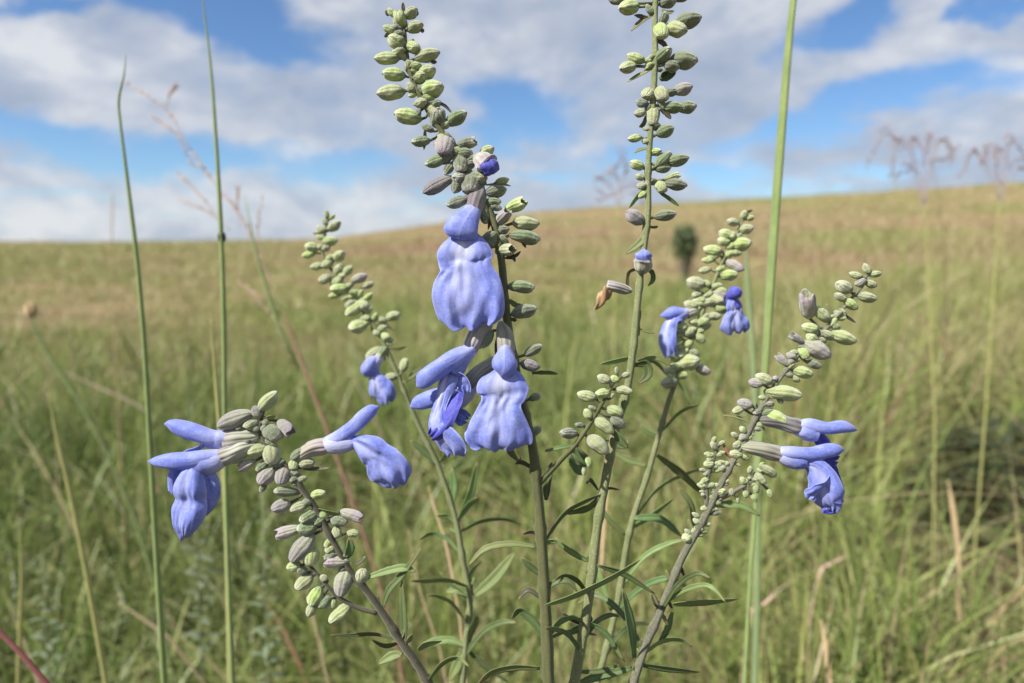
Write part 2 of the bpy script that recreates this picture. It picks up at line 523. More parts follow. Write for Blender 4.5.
def make_grass():
    # near sward
    x, y = wedge(92000, 0.5, 3.2, -62, 62)
    c = rng.integers(0, 2300, len(x)); cx, cy = wedge(2300, 0.5, 3.2, -62, 62)
    loose = rng.random(len(x)) < 0.25
    cr = np.hypot(cx, cy)
    sp_ = 0.018 + 0.022 * cr
    x = np.where(loose, x, cx[c] + rng.normal(0, 1, len(x)) * sp_[c]); y = np.where(loose, y, cy[c] + rng.normal(0, 1, len(x)) * sp_[c])
    ch = rng.normal(1, 0.26, 2300); ct = rng.normal(0, 0.13, 2300)
    keep = (np.hypot(x, y) > 0.5) & ~((vnoise(x, y, 0.16, 8) < 0.36) & (rng.random(len(x)) < 0.75))
    x, y, c = x[keep], y[keep], c[keep]
    kp = holes(x, y); x, y, c = x[kp], y[kp], c[kp]; r = np.hypot(x, y)
    h = np.clip(rng.normal(0.20, 0.07, len(x)) * np.clip(ch[c], 0.4, 1.6), 0.05, 0.48) * tall_factor(x, y) * np.clip(0.55 + 0.28 * r, 0.6, 1.15)
    tl = rng.random(len(x)) < 0.04
    h = np.where(tl, h * 1.4 + 0.04, h)
    w = (0.0022 + 0.0058 * rng.random(len(x)) ** 1.4) * (0.85 + 0.15 * r)
    tn = patch(x, y) + ct[c] + rng.normal(0, 0.11, len(x)) + 0.40 * (rng.random(len(x)) < 0.14)
    blades('grass', x, y, h, w, tn, 5, np.where(tl, 0.3, 0.9), 'green and straw coloured meadow grass around the sage')
    # middle distance
    x, y = wedge(120000, 3.0, 18, -55, 55)
    x1, y1 = clump(x[:90000], y[:90000], 30, 0.05)
    x = np.concatenate([x1, x[90000:]]); y = np.concatenate([y1, y[90000:]])
    kp = holes(x, y) & ~((vnoise(x, y, 0.5, 9) < 0.34) & (rng.random(len(x)) < 0.7)); x, y = x[kp], y[kp]; r = np.hypot(x, y)
    h = (0.6 + 0.8 * vnoise(x, y, 0.6, 12)) * np.clip(rng.normal(0.125, 0.05, len(x)), 0.05, 0.42) * tall_factor(x, y) ** 2
    w = rng.uniform(0.0008, 0.0016, len(x)) * r
    tn = patch(x, y) + rng.normal(0, 0.13, len(x))
    blades('grass', x, y, h, w, tn, 3, 0.8, 'tawny meadow grass in the middle distance')
    # far slope
    x, y = wedge(130000, 16, 136, -52, 52)
    x1, y1 = clump(x[:90000], y[:90000], 30, 0.06)
    x = np.concatenate([x1, x[90000:]]); y = np.concatenate([y1, y[90000:]])
    r = np.hypot(x, y); ok = r < 138; x, y, r = x[ok], y[ok], r[ok]
    h = np.clip(rng.normal(0.28, 0.09, len(x)), 0.08, 0.6)
    w = rng.uniform(0.0006, 0.0013, len(x)) * r
    tn = patch(x, y) + rng.normal(0, 0.12, len(x))
    blades('grass', x, y, h, w, tn, 2, 0.8, 'olive and tan grass covering the far slope')


make_grass()

# ------------------------------------------------------------------ sage plants
def bud_mesh(name, prof, mat, open_=False, bend=0.05, ribs=10, seg=20):
    mb = MB()
    rows = []
    pr = cat(prof, 3)
    for t, r in pr:
        row = []
        for k in range(seg):
            a = 2 * math.pi * k / seg
            rr_ = r * (1 - 0.02 * abs(math.sin(ribs / 2 * a)) ** 2 + 0.07 * math.sin(2 * a + 4 * t + 1) * math.sin(3 * t) + 0.03 * math.sin(3 * a + 9 * t))
            x = t
            if open_ and t > 0.85:
                x = t + (t - 0.85) * 1.0 * (0.55 * math.cos(3 * a) - 0.35 * math.cos(a))
            sq = 0.0 if open_ else max(0, (t - 0.55) / 0.45) ** 1.5
            zz = rr_ * 0.92 * math.sin(a) * (1 - 0.22 * sq)
            if not open_: x = t - 0.07 * sq * (1 if math.sin(a) < 0 else 0) * abs(math.sin(a))
            row.append((Vector((x, rr_ * math.cos(a) * (1 + 0.12 * sq), zz - bend * t * t)), k / seg, t))
        rows.append(row)
    if open_:
        for t, r in ((0.97, pr[-1][1] * 0.86), (0.7, pr[-1][1] * 0.72), (0.5, 0.02)):
            row = []
            for k in range(seg):
                a = 2 * math.pi * k / seg
                x = t + (max(0, t - 0.85)) * (0.55 * math.cos(3 * a) - 0.35 * math.cos(a))
                row.append((Vector((x, r * math.cos(a), r * math.sin(a) - bend * t * t)), k / seg, 0.1))
            rows.append(row)
    mb.grid(rows, True)
    n = len(mb.v)
    mb.f.append(tuple(range(n - seg, n)))
    mb.f.append(tuple(reversed(range(seg))))
    o = mb.build(name, mat, None, (0, 0, 0))
    me = o.data
    bpy.data.objects.remove(o)
    return me


PR_CLOSED = [(0, .05), (.05, .11), (.18, .22), (.38, .285), (.58, .28), (.78, .24), (.91, .18), (.975, .11), (1, .03)]
PR_PLUMP = [(0, .06), (.05, .16), (.2, .30), (.42, .36), (.62, .35), (.8, .30), (.92, .22), (.975, .13), (1, .03)]
PR_LONG = [(0, .05), (.06, .10), (.2, .17), (.45, .225), (.68, .225), (.83, .20), (.93, .155), (.98, .095), (1, .03)]
PR_OPEN = [(0, .05), (.06, .12), (.22, .21), (.5, .26), (.75, .27), (.9, .25), (1, .22)]
MATK = {'g': 'bud_green', 'd': 'bud_dark', 'p': 'bud_purple', 'k': 'bud_plum', 'y': 'bud_grey'}
BM = {}
for kk, mm in MATK.items():
    BM[kk, 0] = bud_mesh('bud', PR_CLOSED, M[mm])
    BM[kk, 1] = bud_mesh('bud', PR_PLUMP, M[mm], False, 0.03)
    BM[kk, 2] = bud_mesh('bud', PR_LONG, M[mm], False, 0.09)
    BM[kk, 3] = bud_mesh('bud', PR_OPEN, M[mm], True, 0.05)


class Plant:
    def __init__(s, name, path, d, smat, label, group, base=None, catg='sage plant', wscale=0.92, branches=(), seg=16, nodeoff=0):
        """path: (px, py, width px[, depth shift m]) from tip down; the stem runs on to the soil"""
        s.d = d
        path = [(*p, 0.0) if len(p) == 3 else p for p in path]
        sm = cat(path, 9)
        pts = [P(x, y, d + dz) for x, y, w, dz in sm]
        rad = []
        run = 0.0
        for i, (x, y, w, dz) in enumerate(sm):
            if i: run += math.hypot(x - sm[i - 1][0], y - sm[i - 1][1])
            ph = (run + nodeoff) % 58 - 29
            rad.append(max(0.4, w) * (d + dz) / F / 2 * wscale * (1 + 0.28 * math.exp(-(ph / 4.5) ** 2) + random.uniform(-0.02, 0.02)))
        s.stem2d = [(x, y) for x, y, w, dz in sm]
        s.stem3d = pts[:]
        last, prev = pts[-1], pts[-9]
        dirv = (last - prev).normalized()
        if base is None:
            base = last + dirv * 0.12
        b = Vector((base[0], base[1], gz1(base[0], base[1]) - 0.005))
        L = (last - b).length
        c1 = last + dirv * L * 0.35
        c2 = b + Vector((0, 0, L * 0.35))
        low = []
        for k in range(1, 13):
            t = k / 12
            low.append(last * (1 - t) ** 3 + c1 * 3 * t * (1 - t) ** 2 + c2 * 3 * t * t * (1 - t) + b * t ** 3)
        s.root = empty(name, b)
        tag(s.root, label, catg, group)
        s.mb = MB()
        s.mb.tube(pts + low, rad + [rad[-1] * (1 + 0.02 * k) for k in range(12)], seg, 1.0, None, 0.1)
        s.smat = smat
        s.br = []
        for bp in branches:
            bs = cat([(*p, 0.0) if len(p) == 3 else p for p in bp], 5)
            bpts = [P(x, y, d + dz) for x, y, w, dz in bs]
            m2 = MB()
            m2.tube(bpts, [max(0.4, w) * d / F / 2 for x, y, w, dz in bs], 8)
            s.stem2d += [(x, y) for x, y, w, dz in bs]
            s.stem3d += bpts
            s.br.append((m2, len(s.stem3d)))
        s.sa = np.array(s.stem2d)

    def near(s, x, y):
        i = int(np.argmin((s.sa[:, 0] - x) ** 2 + (s.sa[:, 1] - y) ** 2))
        return s.stem3d[i]

    def buds(s, lst):
        px = s.d / F
        for b in lst:
            cx, cy, ln, ang = b[:4]
            kind = b[4] if len(b) > 4 else 'g'
            shape = b[5] if len(b) > 5 else None
            tz = b[6] if len(b) > 6 else random.uniform(-12, 32)
            if shape is None:
                shape = random.choice([0, 0, 0, 2]) if ln > 20 else random.choice([0, 0, 1, 1])
            a = R(ang + random.uniform(-5, 5)); e = R(tz)
            dirv = V3(math.cos(a) * math.cos(e), math.sin(a) * math.cos(e), math.sin(e))
            Lp = ln / max(0.55, math.cos(e))
            ctr = P(cx, cy, s.d)
            ns = s.near(cx - math.cos(a) * ln / 2, cy + math.sin(a) * ln / 2)
            # sit the base against the stem's own depth
            dep = (ns - C0).dot(FW) - s.d
            base = ctr + FW * dep - dirv * (Lp * px / 2)
            L = Lp * px * 1.0
            X_ = dirv.normalized()
            Z_ = Vector((0, 0, 1)) - X_ * X_.z
            if Z_.length < 1e-3: Z_ = X_.orthogonal()
            Z_.normalize()
            Y_ = Z_.cross(X_)
            m = Matrix(((X_.x, Y_.x, Z_.x), (X_.y, Y_.y, Z_.y), (X_.z, Y_.z, Z_.z))).to_4x4()
            fat = random.uniform(0.94, 1.14)
            m = Matrix.Translation(base - s.root.location) @ m @ Matrix.Diagonal((L, L * fat, L * fat, 1))
            o = bpy.data.objects.new('bud', BM[kind, shape])
            COL.objects.link(o)
            o.parent = s.root
            o.matrix_local = m
            # stalk
            if (base - ns).length > 0.0006:
                mid = (base + ns) / 2 + Vector((0, 0, -0.0004))
                s.mb.tube([ns, mid, base + dirv * L * 0.05], [0.00045, 0.0004, 0.00045], 6)

    def fill(s, n, i0, i1, k='gggd', ln=(8, 12)):
        m = len(s.stem2d) if not s.br else 10 ** 6
        lst = []
        for q in range(n):
            i = random.randint(i0, min(i1, len(s.stem2d) - 1))
            x, y = s.stem2d[i]
            a = random.choice([0, 180]) + random.uniform(-40, 40)
            L = random.uniform(*ln)
            o = L * 0.5 + 1.5
            lst.append((x + math.cos(R(a)) * o, y - math.sin(R(a)) * o, L, a, random.choice(k), random.choice([0, 1]), random.uniform(-50, 55)))
        s.buds(lst)

    def leaf(s, pts, w, mat='leaf', name='leaf', side=None, dz=0.0):
        """pts: (px, py[, depth shift]) from the stem out"""
        obj_ribbon(s.root, name, pts, w, s.d + dz, M[mat], side)

    def auto_leaves(s, n, y0, y1, mats=('leaf', 'leaf', 'leaf_pale'), ln=(28, 75)):
        idx = [i for i, (x, y) in enumerate(s.stem2d) if y0 < y < y1]
        for q in range(n):
            x, y = s.stem2d[random.choice(idx)]
            sd = random.choice([-1, 1])
            L = random.uniform(*ln)
            up = random.uniform(0.1, 1.7)
            zz = random.uniform(-0.022, 0.03)
            s.leaf([(x, y, 0), (x + sd * L * 0.35, y - L * 0.30 * up - 3, zz * 0.4), (x + sd * L * 0.72, y - L * 0.48 * up, zz * 0.8), (x + sd * L, y - L * 0.5 * up + L * random.uniform(-0.1, 0.35), zz)],
                   random.uniform(3.8, 6.2), random.choice(mats))
            for k in range(2):
                l2 = random.uniform(6, 14)
                a = R(random.uniform(20, 160))
                s.leaf([(x, y), (x + math.cos(a) * l2 * 0.6, y - math.sin(a) * l2 * 0.5), (x + math.cos(a) * l2, y - math.sin(a) * l2)], 3.5, random.choice(['bract', 'leaf_pale', 'bract_dark']), 'bract')

    def finish(s):
        s.mb.build('stem', s.smat, s.root)
        for m2, _ in s.br:
            m2.build('side_branch', s.smat, s.root)


def obj_ribbon(root, name, pts, w, d, mat, side=None, tipw=0.08, basew=0.35):
    pp = [(*p, 0.0) if len(p) == 2 else p for p in pts]
    sm = cat(pp, 6)
    cs = [P(x, y, d + z) for x, y, z in sm]
    sd = side if side is not None else V3(random.uniform(-.3, .3), random.uniform(-.2, .4), random.choice([-1, 1]) * random.uniform(.5, .9))
    rows = []
    n = len(cs)
    hw = w * d / F / 2
    for i, c in enumerate(cs):
        t = i / (n - 1)
        tg = (cs[min(i + 1, n - 1)] - cs[max(i - 1, 0)]).normalized()
        # broad face turned partly to the viewer
        inpl = tg.cross(FW)
        if inpl.length < 1e-5: inpl = tg.orthogonal()
        inpl.normalize()
        sv = (inpl * 0.9 + sd * 0.6)
        sv = (sv - tg * sv.dot(tg)).normalized()
        nn = tg.cross(sv)
        prof = math.sin(math.pi * min(1, (t * 0.86 + 0.10))) ** 0.75
        prof = max(prof, tipw if t > 0.5 else basew * 0.5)
        if t > 0.985: prof = tipw * 0.5
        prof *= 1 + random.uniform(-0.10, 0.10)
        rows.append([(c + sv * (hw * prof * u) + nn * (hw * prof * (0.35 * abs(u) ** 1.3)), (u + 1) / 2, t) for u in (-1, -0.5, 0, 0.5, 1)])
    mb = MB()
    mb.grid(rows)
    return mb.build(name, mat, root, solid=0.00018)


def loft(root, name, pts, d, mat, hint, seg=18, groove=0.0, mark=None, parent=None, wob=0.0, origin=None):
    """pts: (px, py, toward px, ra px, rb px); hint: the direction of ra"""
    sm = cat(pts, 6)
    px = d / F
    cs = [P(x, y, d) - FW * (z * px) for x, y, z, a, b in sm]
    rows, att = [], []
    n = len(cs)
    for i, c in enumerate(cs):
        t = i / (n - 1)
        tg = (cs[min(i + 1, n - 1)] - cs[max(i - 1, 0)]).normalized()
        av = (hint - tg * hint.dot(tg)).normalized()
        bv = tg.cross(av)
        ra, rb = sm[i][3] * px, sm[i][4] * px
        row, ar = [], []
        for k in range(seg):
            a = 2 * math.pi * k / seg
            g_ = 1 - groove * max(0, -math.cos(a) - 0.5) * 2
            wv = 1 + wob * math.sin(3 * a + 9 * t) + 0.16 * mnoise.noise(Vector((math.cos(a) * 0.9, math.sin(a) * 0.9, t * 3 + pts[0][0]))) + 0.05 * mnoise.noise(Vector((math.cos(a) * 3, math.sin(a) * 3, t * 5 + pts[0][1])))
            row.append((c + av * (ra * math.cos(a) * g_ * wv) + bv * (rb * math.sin(a) * wv), k / seg, t))
            ar.append(mark(t, a) if mark else 0.0)
        rows.append(row); att.append(ar)
    mb = MB()
    mb.grid(rows, True, att)
    nn = len(mb.v)
    mb.f.append(tuple(range(nn - seg, nn)))
    mb.f.append(tuple(reversed(range(seg))))
    o = mb.build(name, mat, parent if parent is not None else root, origin=root.location)
    return o


def lip(root, name, pts, d, mat, side, bulge=5.0, ruffle=1.5, notch=3.0, parent=None, nu=33, nv=8, mark=True, flip=1, phase=0.0, pleat=0.5, scal=1.5, curl=0.0, pale=1.0):
    """petal: pts (px, py, toward px, half width px, bulge factor)"""
    sm = cat(pts, nv)
    px = d / F
    n = len(sm)
    cs = [P(x, y, d) - FW * (z * px) for x, y, z, w, b in sm]
    hw0 = max(q[3] for q in sm)
    rows, att = [], []
    for i in range(n):
        v = i / (n - 1)
        tg = (cs[min(i + 1, n - 1)] - cs[max(i - 1, 0)]).normalized()
        sv = (side - tg * side.dot(tg)).normalized()
        nv_ = sv.cross(tg) * flip
        hw, bf = max(0.3, sm[i][3]), sm[i][4]
        row, ar = [], []
        for j in range(nu):
            u = -1 + 2 * j / (nu - 1)
            prof = (1 - abs(u) ** 2.6)
            au = abs(u)
            bmix = 0.8 + (bf - 0.8) * min(1, au * 1.3) ** 1.8
            hgt = bulge * bmix * prof
            if bf > 0.7:
                hgt += bulge * 0.34 * (bf - 0.4) * math.exp(-((au - 0.6) / 0.34) ** 2) * max(0, 1 - v * 1.25)
            nz = mnoise.noise(Vector((u * 1.6 + phase * 7, v * 3.2, hw0 * 0.37)))
            nz2 = mnoise.noise(Vector((u * 4.5 + phase * 3, v * 6.5, hw0 * 0.71)))
            hgt += hw0 * (0.15 * nz + 0.075 * nz2) * min(1, v * 3)
            hgt += -0.10 * hw * math.exp(-(u / 0.2) ** 2) * (1 - v * 0.8)
            hgt += ruffle * (u * u) * math.sin(9 * v + 2.5 * u + phase) * v
            hgt += pleat * (math.sin(u * 9 + phase + 2 * math.sin(4 * v)) + 0.6 * math.sin(u * 23 + 1.7 * phase + 3 * v) * v) * v * (0.4 + au)
            hgt += 1.3 * ruffle * v ** 5 * math.sin(u * 8 + phase * 2 + 1)
            hgt += curl * hw * (abs(u) ** 3) * -1
            hw *= 1 + 0.035 * v * math.sin(14 * v + phase + (2 if u > 0 else 0)) if j in (0, nu // 2 + 1) else 1
            ext = v ** 4 * (-notch * math.exp(-(u / 0.22) ** 2) + scal * math.sin(u * 9 + phase) + scal * 0.6 * math.sin(u * 17 + 2 + phase))
            p = cs[i] + sv * (hw * u * px) + nv_ * (hgt * px) + tg * (ext * px)
            row.append((p, (u + 1) / 2, v))
            m = 0.0
            if mark:
                uc = u + 0.12 + 0.15 * nz
                m = pale * (0.85 * math.exp(-(uc / (0.26 + 0.3 * v)) ** 2) * max(0, 1 - v * 1.02) ** 0.8 * min(1, 0.35 + v * 4) + 0.25 * max(0, 1 - abs(v - 0.22) * 6) * math.exp(-(u / 0.6) ** 2))
            ar.append(min(1, m))
        rows.append(row); att.append(ar)
    mb = MB()
    mb.grid(rows, False, att)
    return mb.build(name, mat, parent if parent is not None else root, origin=root.location, solid=0.00022, sub=1)


def tubemark(t, a):
    return max(0.0, 0.75 - 1.1 * t) + 0.4 * max(0, -math.cos(a)) * (1 - t)


def hoodmark(t, a):
    return max(0.0, 0.45 - 1.2 * t)


G = 'blue sage stems in flower'
BX, BY = 0.035, 0.225   # the clump's foot

# ---- plant A: centre
d1 = 0.205
pA = Plant('sage_plant', [(403, 6, 1.5), (405, 40, 4), (411, 75, 5), (425, 105, 6), (447, 140, 6.5), (470, 180, 7), (490, 212, 8), (499, 245, 8), (503, 275, 8), (506, 310, 8.5),
                          (512, 350, 9), (523, 405, 9.5), (533, 450, 10), (540, 520, 11), (545, 600, 12), (549, 690, 13)], d1, M['stem_olive'],
           'central sage stem with two large blue flowers facing the viewer, bent bud spike on top', G, (BX - 0.006, BY),
           branches=[[(540, 483, 6), (560, 461, 5.5), (576, 444, 5), (590, 424, 4.5), (603, 402, 4), (617, 378, 2)]])
pA.buds([
    (393, 13, 13, 140, 'g'), (411, 13, 15, 35, 'g'), (400, 20, 15, 95, 'g', 1, 40), (390, 29, 15, 165), (415, 27, 17, 12), (397, 42, 18, 158, 'g', 1, 30),
    (387, 58, 26, 180, 'g', 0, 5), (427, 55, 27, 14, 'g', 0, 5), (394, 74, 23, 176, 'g', 0, 18), (427, 72, 17, 20, 'g'), (421, 76, 9, 0, 'g', 1, 60),
    (432, 89, 21, 8, 'g', 1, 35), (391, 92, 29, 184, 'g', 0, 8), (410, 44, 11, 50, 'g'), (403, 56, 12, 140, 'g'), (408, 66, 12, 80, 'g'), (411, 88, 13, 120, 'g'),
    (408, 116, 27, 165, 'g', 0, 20), (421, 103, 9, 0, 'g', 1, 60), (438, 118, 16, 80, 'd', 1, 45), (456, 118, 24, 32, 'd', 0, 15), (421, 141, 18, 190, 'd'),
    (445, 145, 21, 262, 'p', 1, 45), (466, 143, 19, 8, 'd', 3), (487, 151, 15, 20, 'g'), (436, 161, 24, 195, 'd', 0, 5), (461, 162, 21, 265, 'd', 0, 40),
    (449, 168, 17, 230, 'd'), (438, 184, 35, 208, 'k', 2, 10), (471, 183, 19, 262, 'd', 1, 45), (457, 185, 18, 250, 'd'), (457, 202, 23, 196, 'd', 0, 10),
    (496, 191, 22, 15, 'd'), (502, 181, 15, 12, 'g'), (514, 206, 21, 25, 'g', 3, 35), (502, 218, 17, 50, 'p', 3, 40), (526, 223, 28, 2, 'g', 0, 5),
    (525, 236, 32, 0, 'd', 2, 0), (504, 250, 17, 8, 'g', 3, 45), (486, 242, 20, 150, 'd', 0, -20), (521, 286, 28, 3, 'd', 2, 0), (524, 311, 27, 16, 'd', 0, 0),
    (486, 339, 23, 232, 'd', 0, 10), (533, 350, 21, 32, 'd', 0, 0), (530, 365, 20, 355, 'k', 0, 20), (535, 397, 13, 20, 'd'), (536, 431, 13, 40, 'd'),
    (485, 213, 22, 275, 'd', 0, 0), (428, 128, 14, 150, 'd'), (470, 160, 14, 30, 'd'), (480, 198, 14, 30, 'd'), (416, 115, 13, 230, 'd'), (436, 104, 11, 20, 'd'),
    # cluster on the side branch
    (604, 379, 15, 160), (617, 371, 9, 92), (615, 379, 10, 150), (626, 375, 9, 25), (624, 390, 16, 350), (603, 393, 15, 176), (587, 396, 21, 166, 'g', 0, 5),
    (615, 411, 17, 342), (588, 414, 12, 128), (604, 425, 25, 325, 'g', 0, 10), (618, 422, 18, 325, 'd'), (598, 444, 27, 320, 'g', 0, 12), (569, 433, 18, 175, 'd'),
    (611, 385, 6, 90), (612, 396, 6, 60), (589, 462, 11, 285), (584, 471, 10, 265), (593, 408, 10, 150), (580, 425, 10, 170, 'd')])
pA.leaf([(404, 14), (403, 8), (403, 2)], 4, 'bract_dark', 'bract')
for b_ in ([(390, 33), (384, 37)], [(421, 32), (424, 29)], [(398, 50), (392, 53)], [(431, 62), (437, 62)], [(427, 100), (443, 105), (452, 113)], [(425, 130), (424, 150)],
           [(505, 252), (514, 256), (521, 251)], [(505, 258), (513, 258), (515, 262)], [(520, 238), (526, 248)], [(508, 318), (514, 320), (517, 320)], [(505, 255), (485, 238)],
           [(388, 16), (386, 10)], [(415, 16), (418, 11)], [(492, 212), (488, 230)], [(497, 338), (496, 357)]):
    pA.leaf(b_, 4, 'bract_dark', 'bract')
pA.leaf([(532, 373), (548, 372), (558, 374)], 5, 'leaf', 'bract')
pA.leaf([(509, 300), (517, 306), (532, 308)], 6, 'leaf', 'bract')
pA.leaf([(486, 185), (500, 184), (511, 186)], 3, 'bract', 'bract')
pA.leaf([(545, 451), (563, 447), (575, 446)], 4, 'leaf', 'leaf')
pA.leaf([(575, 447), (577, 462), (583, 475)], 18, 'leaf', 'leaf', dz=0.004)
pA.leaf([(614, 430), (621, 440), (628, 448)], 9, 'leaf')
pA.leaf([(537, 547), (510, 544), (485, 549), (468, 566)], 7, 'leaf_pale')
pA.leaf([(542, 544), (552, 541), (557, 543)], 6, 'leaf_pale')
pA.leaf([(541, 575), (530, 565), (521, 558)], 8, 'leaf', dz=0.012)
pA.leaf([(546, 605), (575, 595), (610, 578), (640, 560)], 7, 'leaf_pale', dz=-0.004)
pA.leaf([(540, 668), (515, 667), (492, 672), (478, 684)], 8, 'leaf_pale')
pA.leaf([(545, 540), (533, 532), (522, 534)], 4, 'bract_dark', 'bract')
pA.leaf([(546, 500), (548, 480), (552, 462)], 8, 'leaf', dz=0.01)
pA.leaf([(543, 600), (528, 590), (518, 600)], 5, 'bract_dark', 'bract')
pA.leaf([(546, 640), (535, 622), (520, 610), (512, 618)], 9, 'leaf', dz=0.008)
pA.leaf([(520, 460), (512, 450), (508, 440)], 10, 'leaf_pale', dz=0.006)
pA.leaf([(536, 470), (522, 462), (515, 464)], 5, 'bract_dark', 'bract')

FR = V3(0, 0, 1)
# flower 1, big, facing the viewer
f1 = loft(pA.root, 'flower', [(474, 205, 2, 6, 6), (470, 215, 6, 8, 8), (467, 228, 9, 10, 11), (466, 240, 9, 9, 13)], d1, M['petal'], V3(0, 0.4, 1), mark=tubemark)
loft(pA.root, 'calyx', [(482, 183, -4, 2, 2), (479, 192, -1, 8, 8), (476, 203, 2, 10, 9), (473, 213, 5, 9, 8.5)], d1, M['bud_plum'], V3(0, 0.4, 1), parent=f1, wob=0.04)
loft(pA.root, 'upper_lip', [(475, 208, 6, 4, 6), (472, 215, 11, 7, 9), (467, 224, 15, 8.5, 14), (463, 232, 18, 8.5, 17), (461, 238, 19, 7, 16), (460, 241.5, 18, 2, 8)], d1, M['petal'],
     V3(0.2, 0.3, 1), parent=f1, mark=hoodmark, wob=0.04)
lip(pA.root, 'lower_lip', [(468, 233, 9, 9, 0.4), (467, 243, 12, 21, 0.9), (466, 254, 14, 28, 1.3), (466, 263, 14.5, 27, 0.8), (467, 270, 15.5, 25.5, 0.6), (468, 281, 16, 32, 0.6), (469, 296, 17, 36, 0.9),
                           (470, 309, 17, 36, 0.9), (471, 319, 15.5, 32, 0.75), (472, 326, 13, 23, 0.6)], d1, M['petal'], V3(1, -0.05, 0.1), 7.0, 3.4, -2.0, parent=f1, flip=-1, scal=1.1)
# flower 2, facing the viewer, below
f2 = loft(pA.root, 'flower', [(506, 343, 3, 6, 6.5), (506, 352, 7, 7, 8), (506, 362, 9, 8, 10), (505, 372, 9, 8, 11)], d1, M['petal'], V3(0, 0.4, 1), mark=tubemark)
loft(pA.root, 'calyx', [(500, 322, -4, 2, 2), (502, 327, 0, 6, 6), (505, 337, 3, 8.5, 8.5), (506, 348, 6, 8.5, 8.5), (507, 353, 7, 8, 8)], d1, M['bud_grey'], V3(0, 0.4, 1), parent=f2, wob=0.04)
loft(pA.root, 'upper_lip', [(506, 346, 6, 5, 5.5), (505, 354, 13, 9, 9), (505, 362, 18, 10, 12.5), (505, 369, 20, 9, 11), (504, 374, 19, 5, 6), (503, 376, 17, 1, 1)], d1, M['petal'],
     V3(0, 0.6, 0.8), parent=f2, mark=hoodmark, wob=0.03)
lip(pA.root, 'lower_lip', [(504, 368, 10, 8, 0.4), (504, 376, 13, 20, 0.9), (503, 386, 15, 26, 1.3), (503, 394, 15, 24, 0.8), (502, 401, 15.5, 19.5, 0.55), (501, 409, 16, 23, 0.5), (500, 420, 17, 29, 0.8),
                           (499, 431, 17, 33, 0.9), (498, 440, 16, 31, 0.8), (498, 446, 13, 20, 0.6)], d1, M['petal'], V3(1, 0.1, 0.1), 7.0, 3.2, -1.0, parent=f2, flip=-1, phase=1.4, scal=1.4)
# flower 3, in profile to the left
f3 = loft(pA.root, 'flower', [(474, 345, 2, 6, 6), (468, 352, 5, 7.5, 8), (460, 362, 6, 9, 9), (454, 372, 5, 9, 9)], d1, M['petal'], V3(-0.5, 0.8, 0.2), mark=tubemark)
loft(pA.root, 'calyx', [(492, 322, -3, 2, 2), (487, 326, -1, 6, 6), (479, 332, 2, 8.5, 8), (474, 341, 3, 8, 8), (470, 350, 4, 7, 7.5)], d1, M['bud_purple'], V3(-0.5, 0.8, 0.2), parent=f3, wob=0.04)
loft(pA.root, 'upper_lip', [(474, 348, 6, 5, 5), (463, 355, 9, 9, 8), (448, 364, 11, 11, 8.5), (434, 374, 12, 11.5, 8), (424, 382, 11, 9, 6.5), (418, 386, 10, 1, 1)], d1, M['petal'],
     V3(-0.4, 0.9, 0.2), groove=0.3, parent=f3, mark=hoodmark, wob=0.02)
lip(pA.root, 'lower_lip', [(455, 368, 4, 8, 0.5), (449, 382, 6, 10, 0.8), (444, 398, 7, 8, 0.6), (440, 412, 7, 9, 0.5), (438, 424, 9, 11, 0.8), (446, 435, 11, 16, 0.9), (454, 445, 10, 19, 0.8), (458, 452, 7, 14, 0.5)],
    d1, M['petal'], V3(0.8, -0.15, 0.5), 6, 3.0, 2, parent=f3, flip=-1, phase=2.0, scal=2.5)
lip(pA.root, 'side_lobe', [(451, 384, 8, 5, 0.5), (457, 380, 11, 9, 1), (463, 385, 12, 9, 1), (466, 393, 10, 5, 0.6)], d1, M['petal'], V3(0.4, 0.8, 0.3), 4, 1, 0, parent=f3, flip=1, mark=False)
lip(pA.root, 'side_lobe', [(462, 393, 6, 6, 0.6), (457, 400, 9, 11, 0.9), (450, 413, 12, 13, 1.0), (443, 425, 12, 11, 0.9), (434, 436, 9, 5, 0.5)], d1, M['petal_deep'], V3(0.8, 0.5, 0.4), 5, 2, 1, parent=f3, flip=-1, mark=False, phase=1)
lip(pA.root, 'side_lobe', [(455, 412, 4, 7, 0.6), (462, 417, 5, 9, 0.9), (468, 420, 4, 6, 0.6)], d1, M['petal'], V3(0.1, 1, 0.2), 3, 1, 0, parent=f3, flip=1, mark=False)
# flower 4, behind the third, pale tube and hood to the left
f4 = loft(pA.root, 'flower', [(472, 383, -6, 7, 7), (467, 391, -6, 9, 8), (460, 398, -7, 10, 9), (450, 402, -8, 9, 8)], d1, M['petal'], V3(-0.4, 0.8, 0.2), mark=lambda t, a: 0.9 - 0.3 * t)
loft(pA.root, 'calyx', [(500, 358, -8, 2, 2), (493, 363, -7, 6, 6), (482, 370, -6, 7.5, 7), (473, 379, -5, 7.5, 7.5), (467, 386, -5, 8.5, 8)], d1, M['bud_grey'], V3(-0.5, 0.7, 0.2), parent=f4, wob=0.05)
loft(pA.root, 'upper_lip', [(452, 396, -8, 7, 6), (440, 398, -8, 10, 8), (427, 401, -8, 10.5, 8), (416, 405, -8, 7, 6), (409, 408, -8, 1, 1)], d1, M['petal'], V3(0, 1, 0.2), groove=0.3, parent=f4, mark=hoodmark)
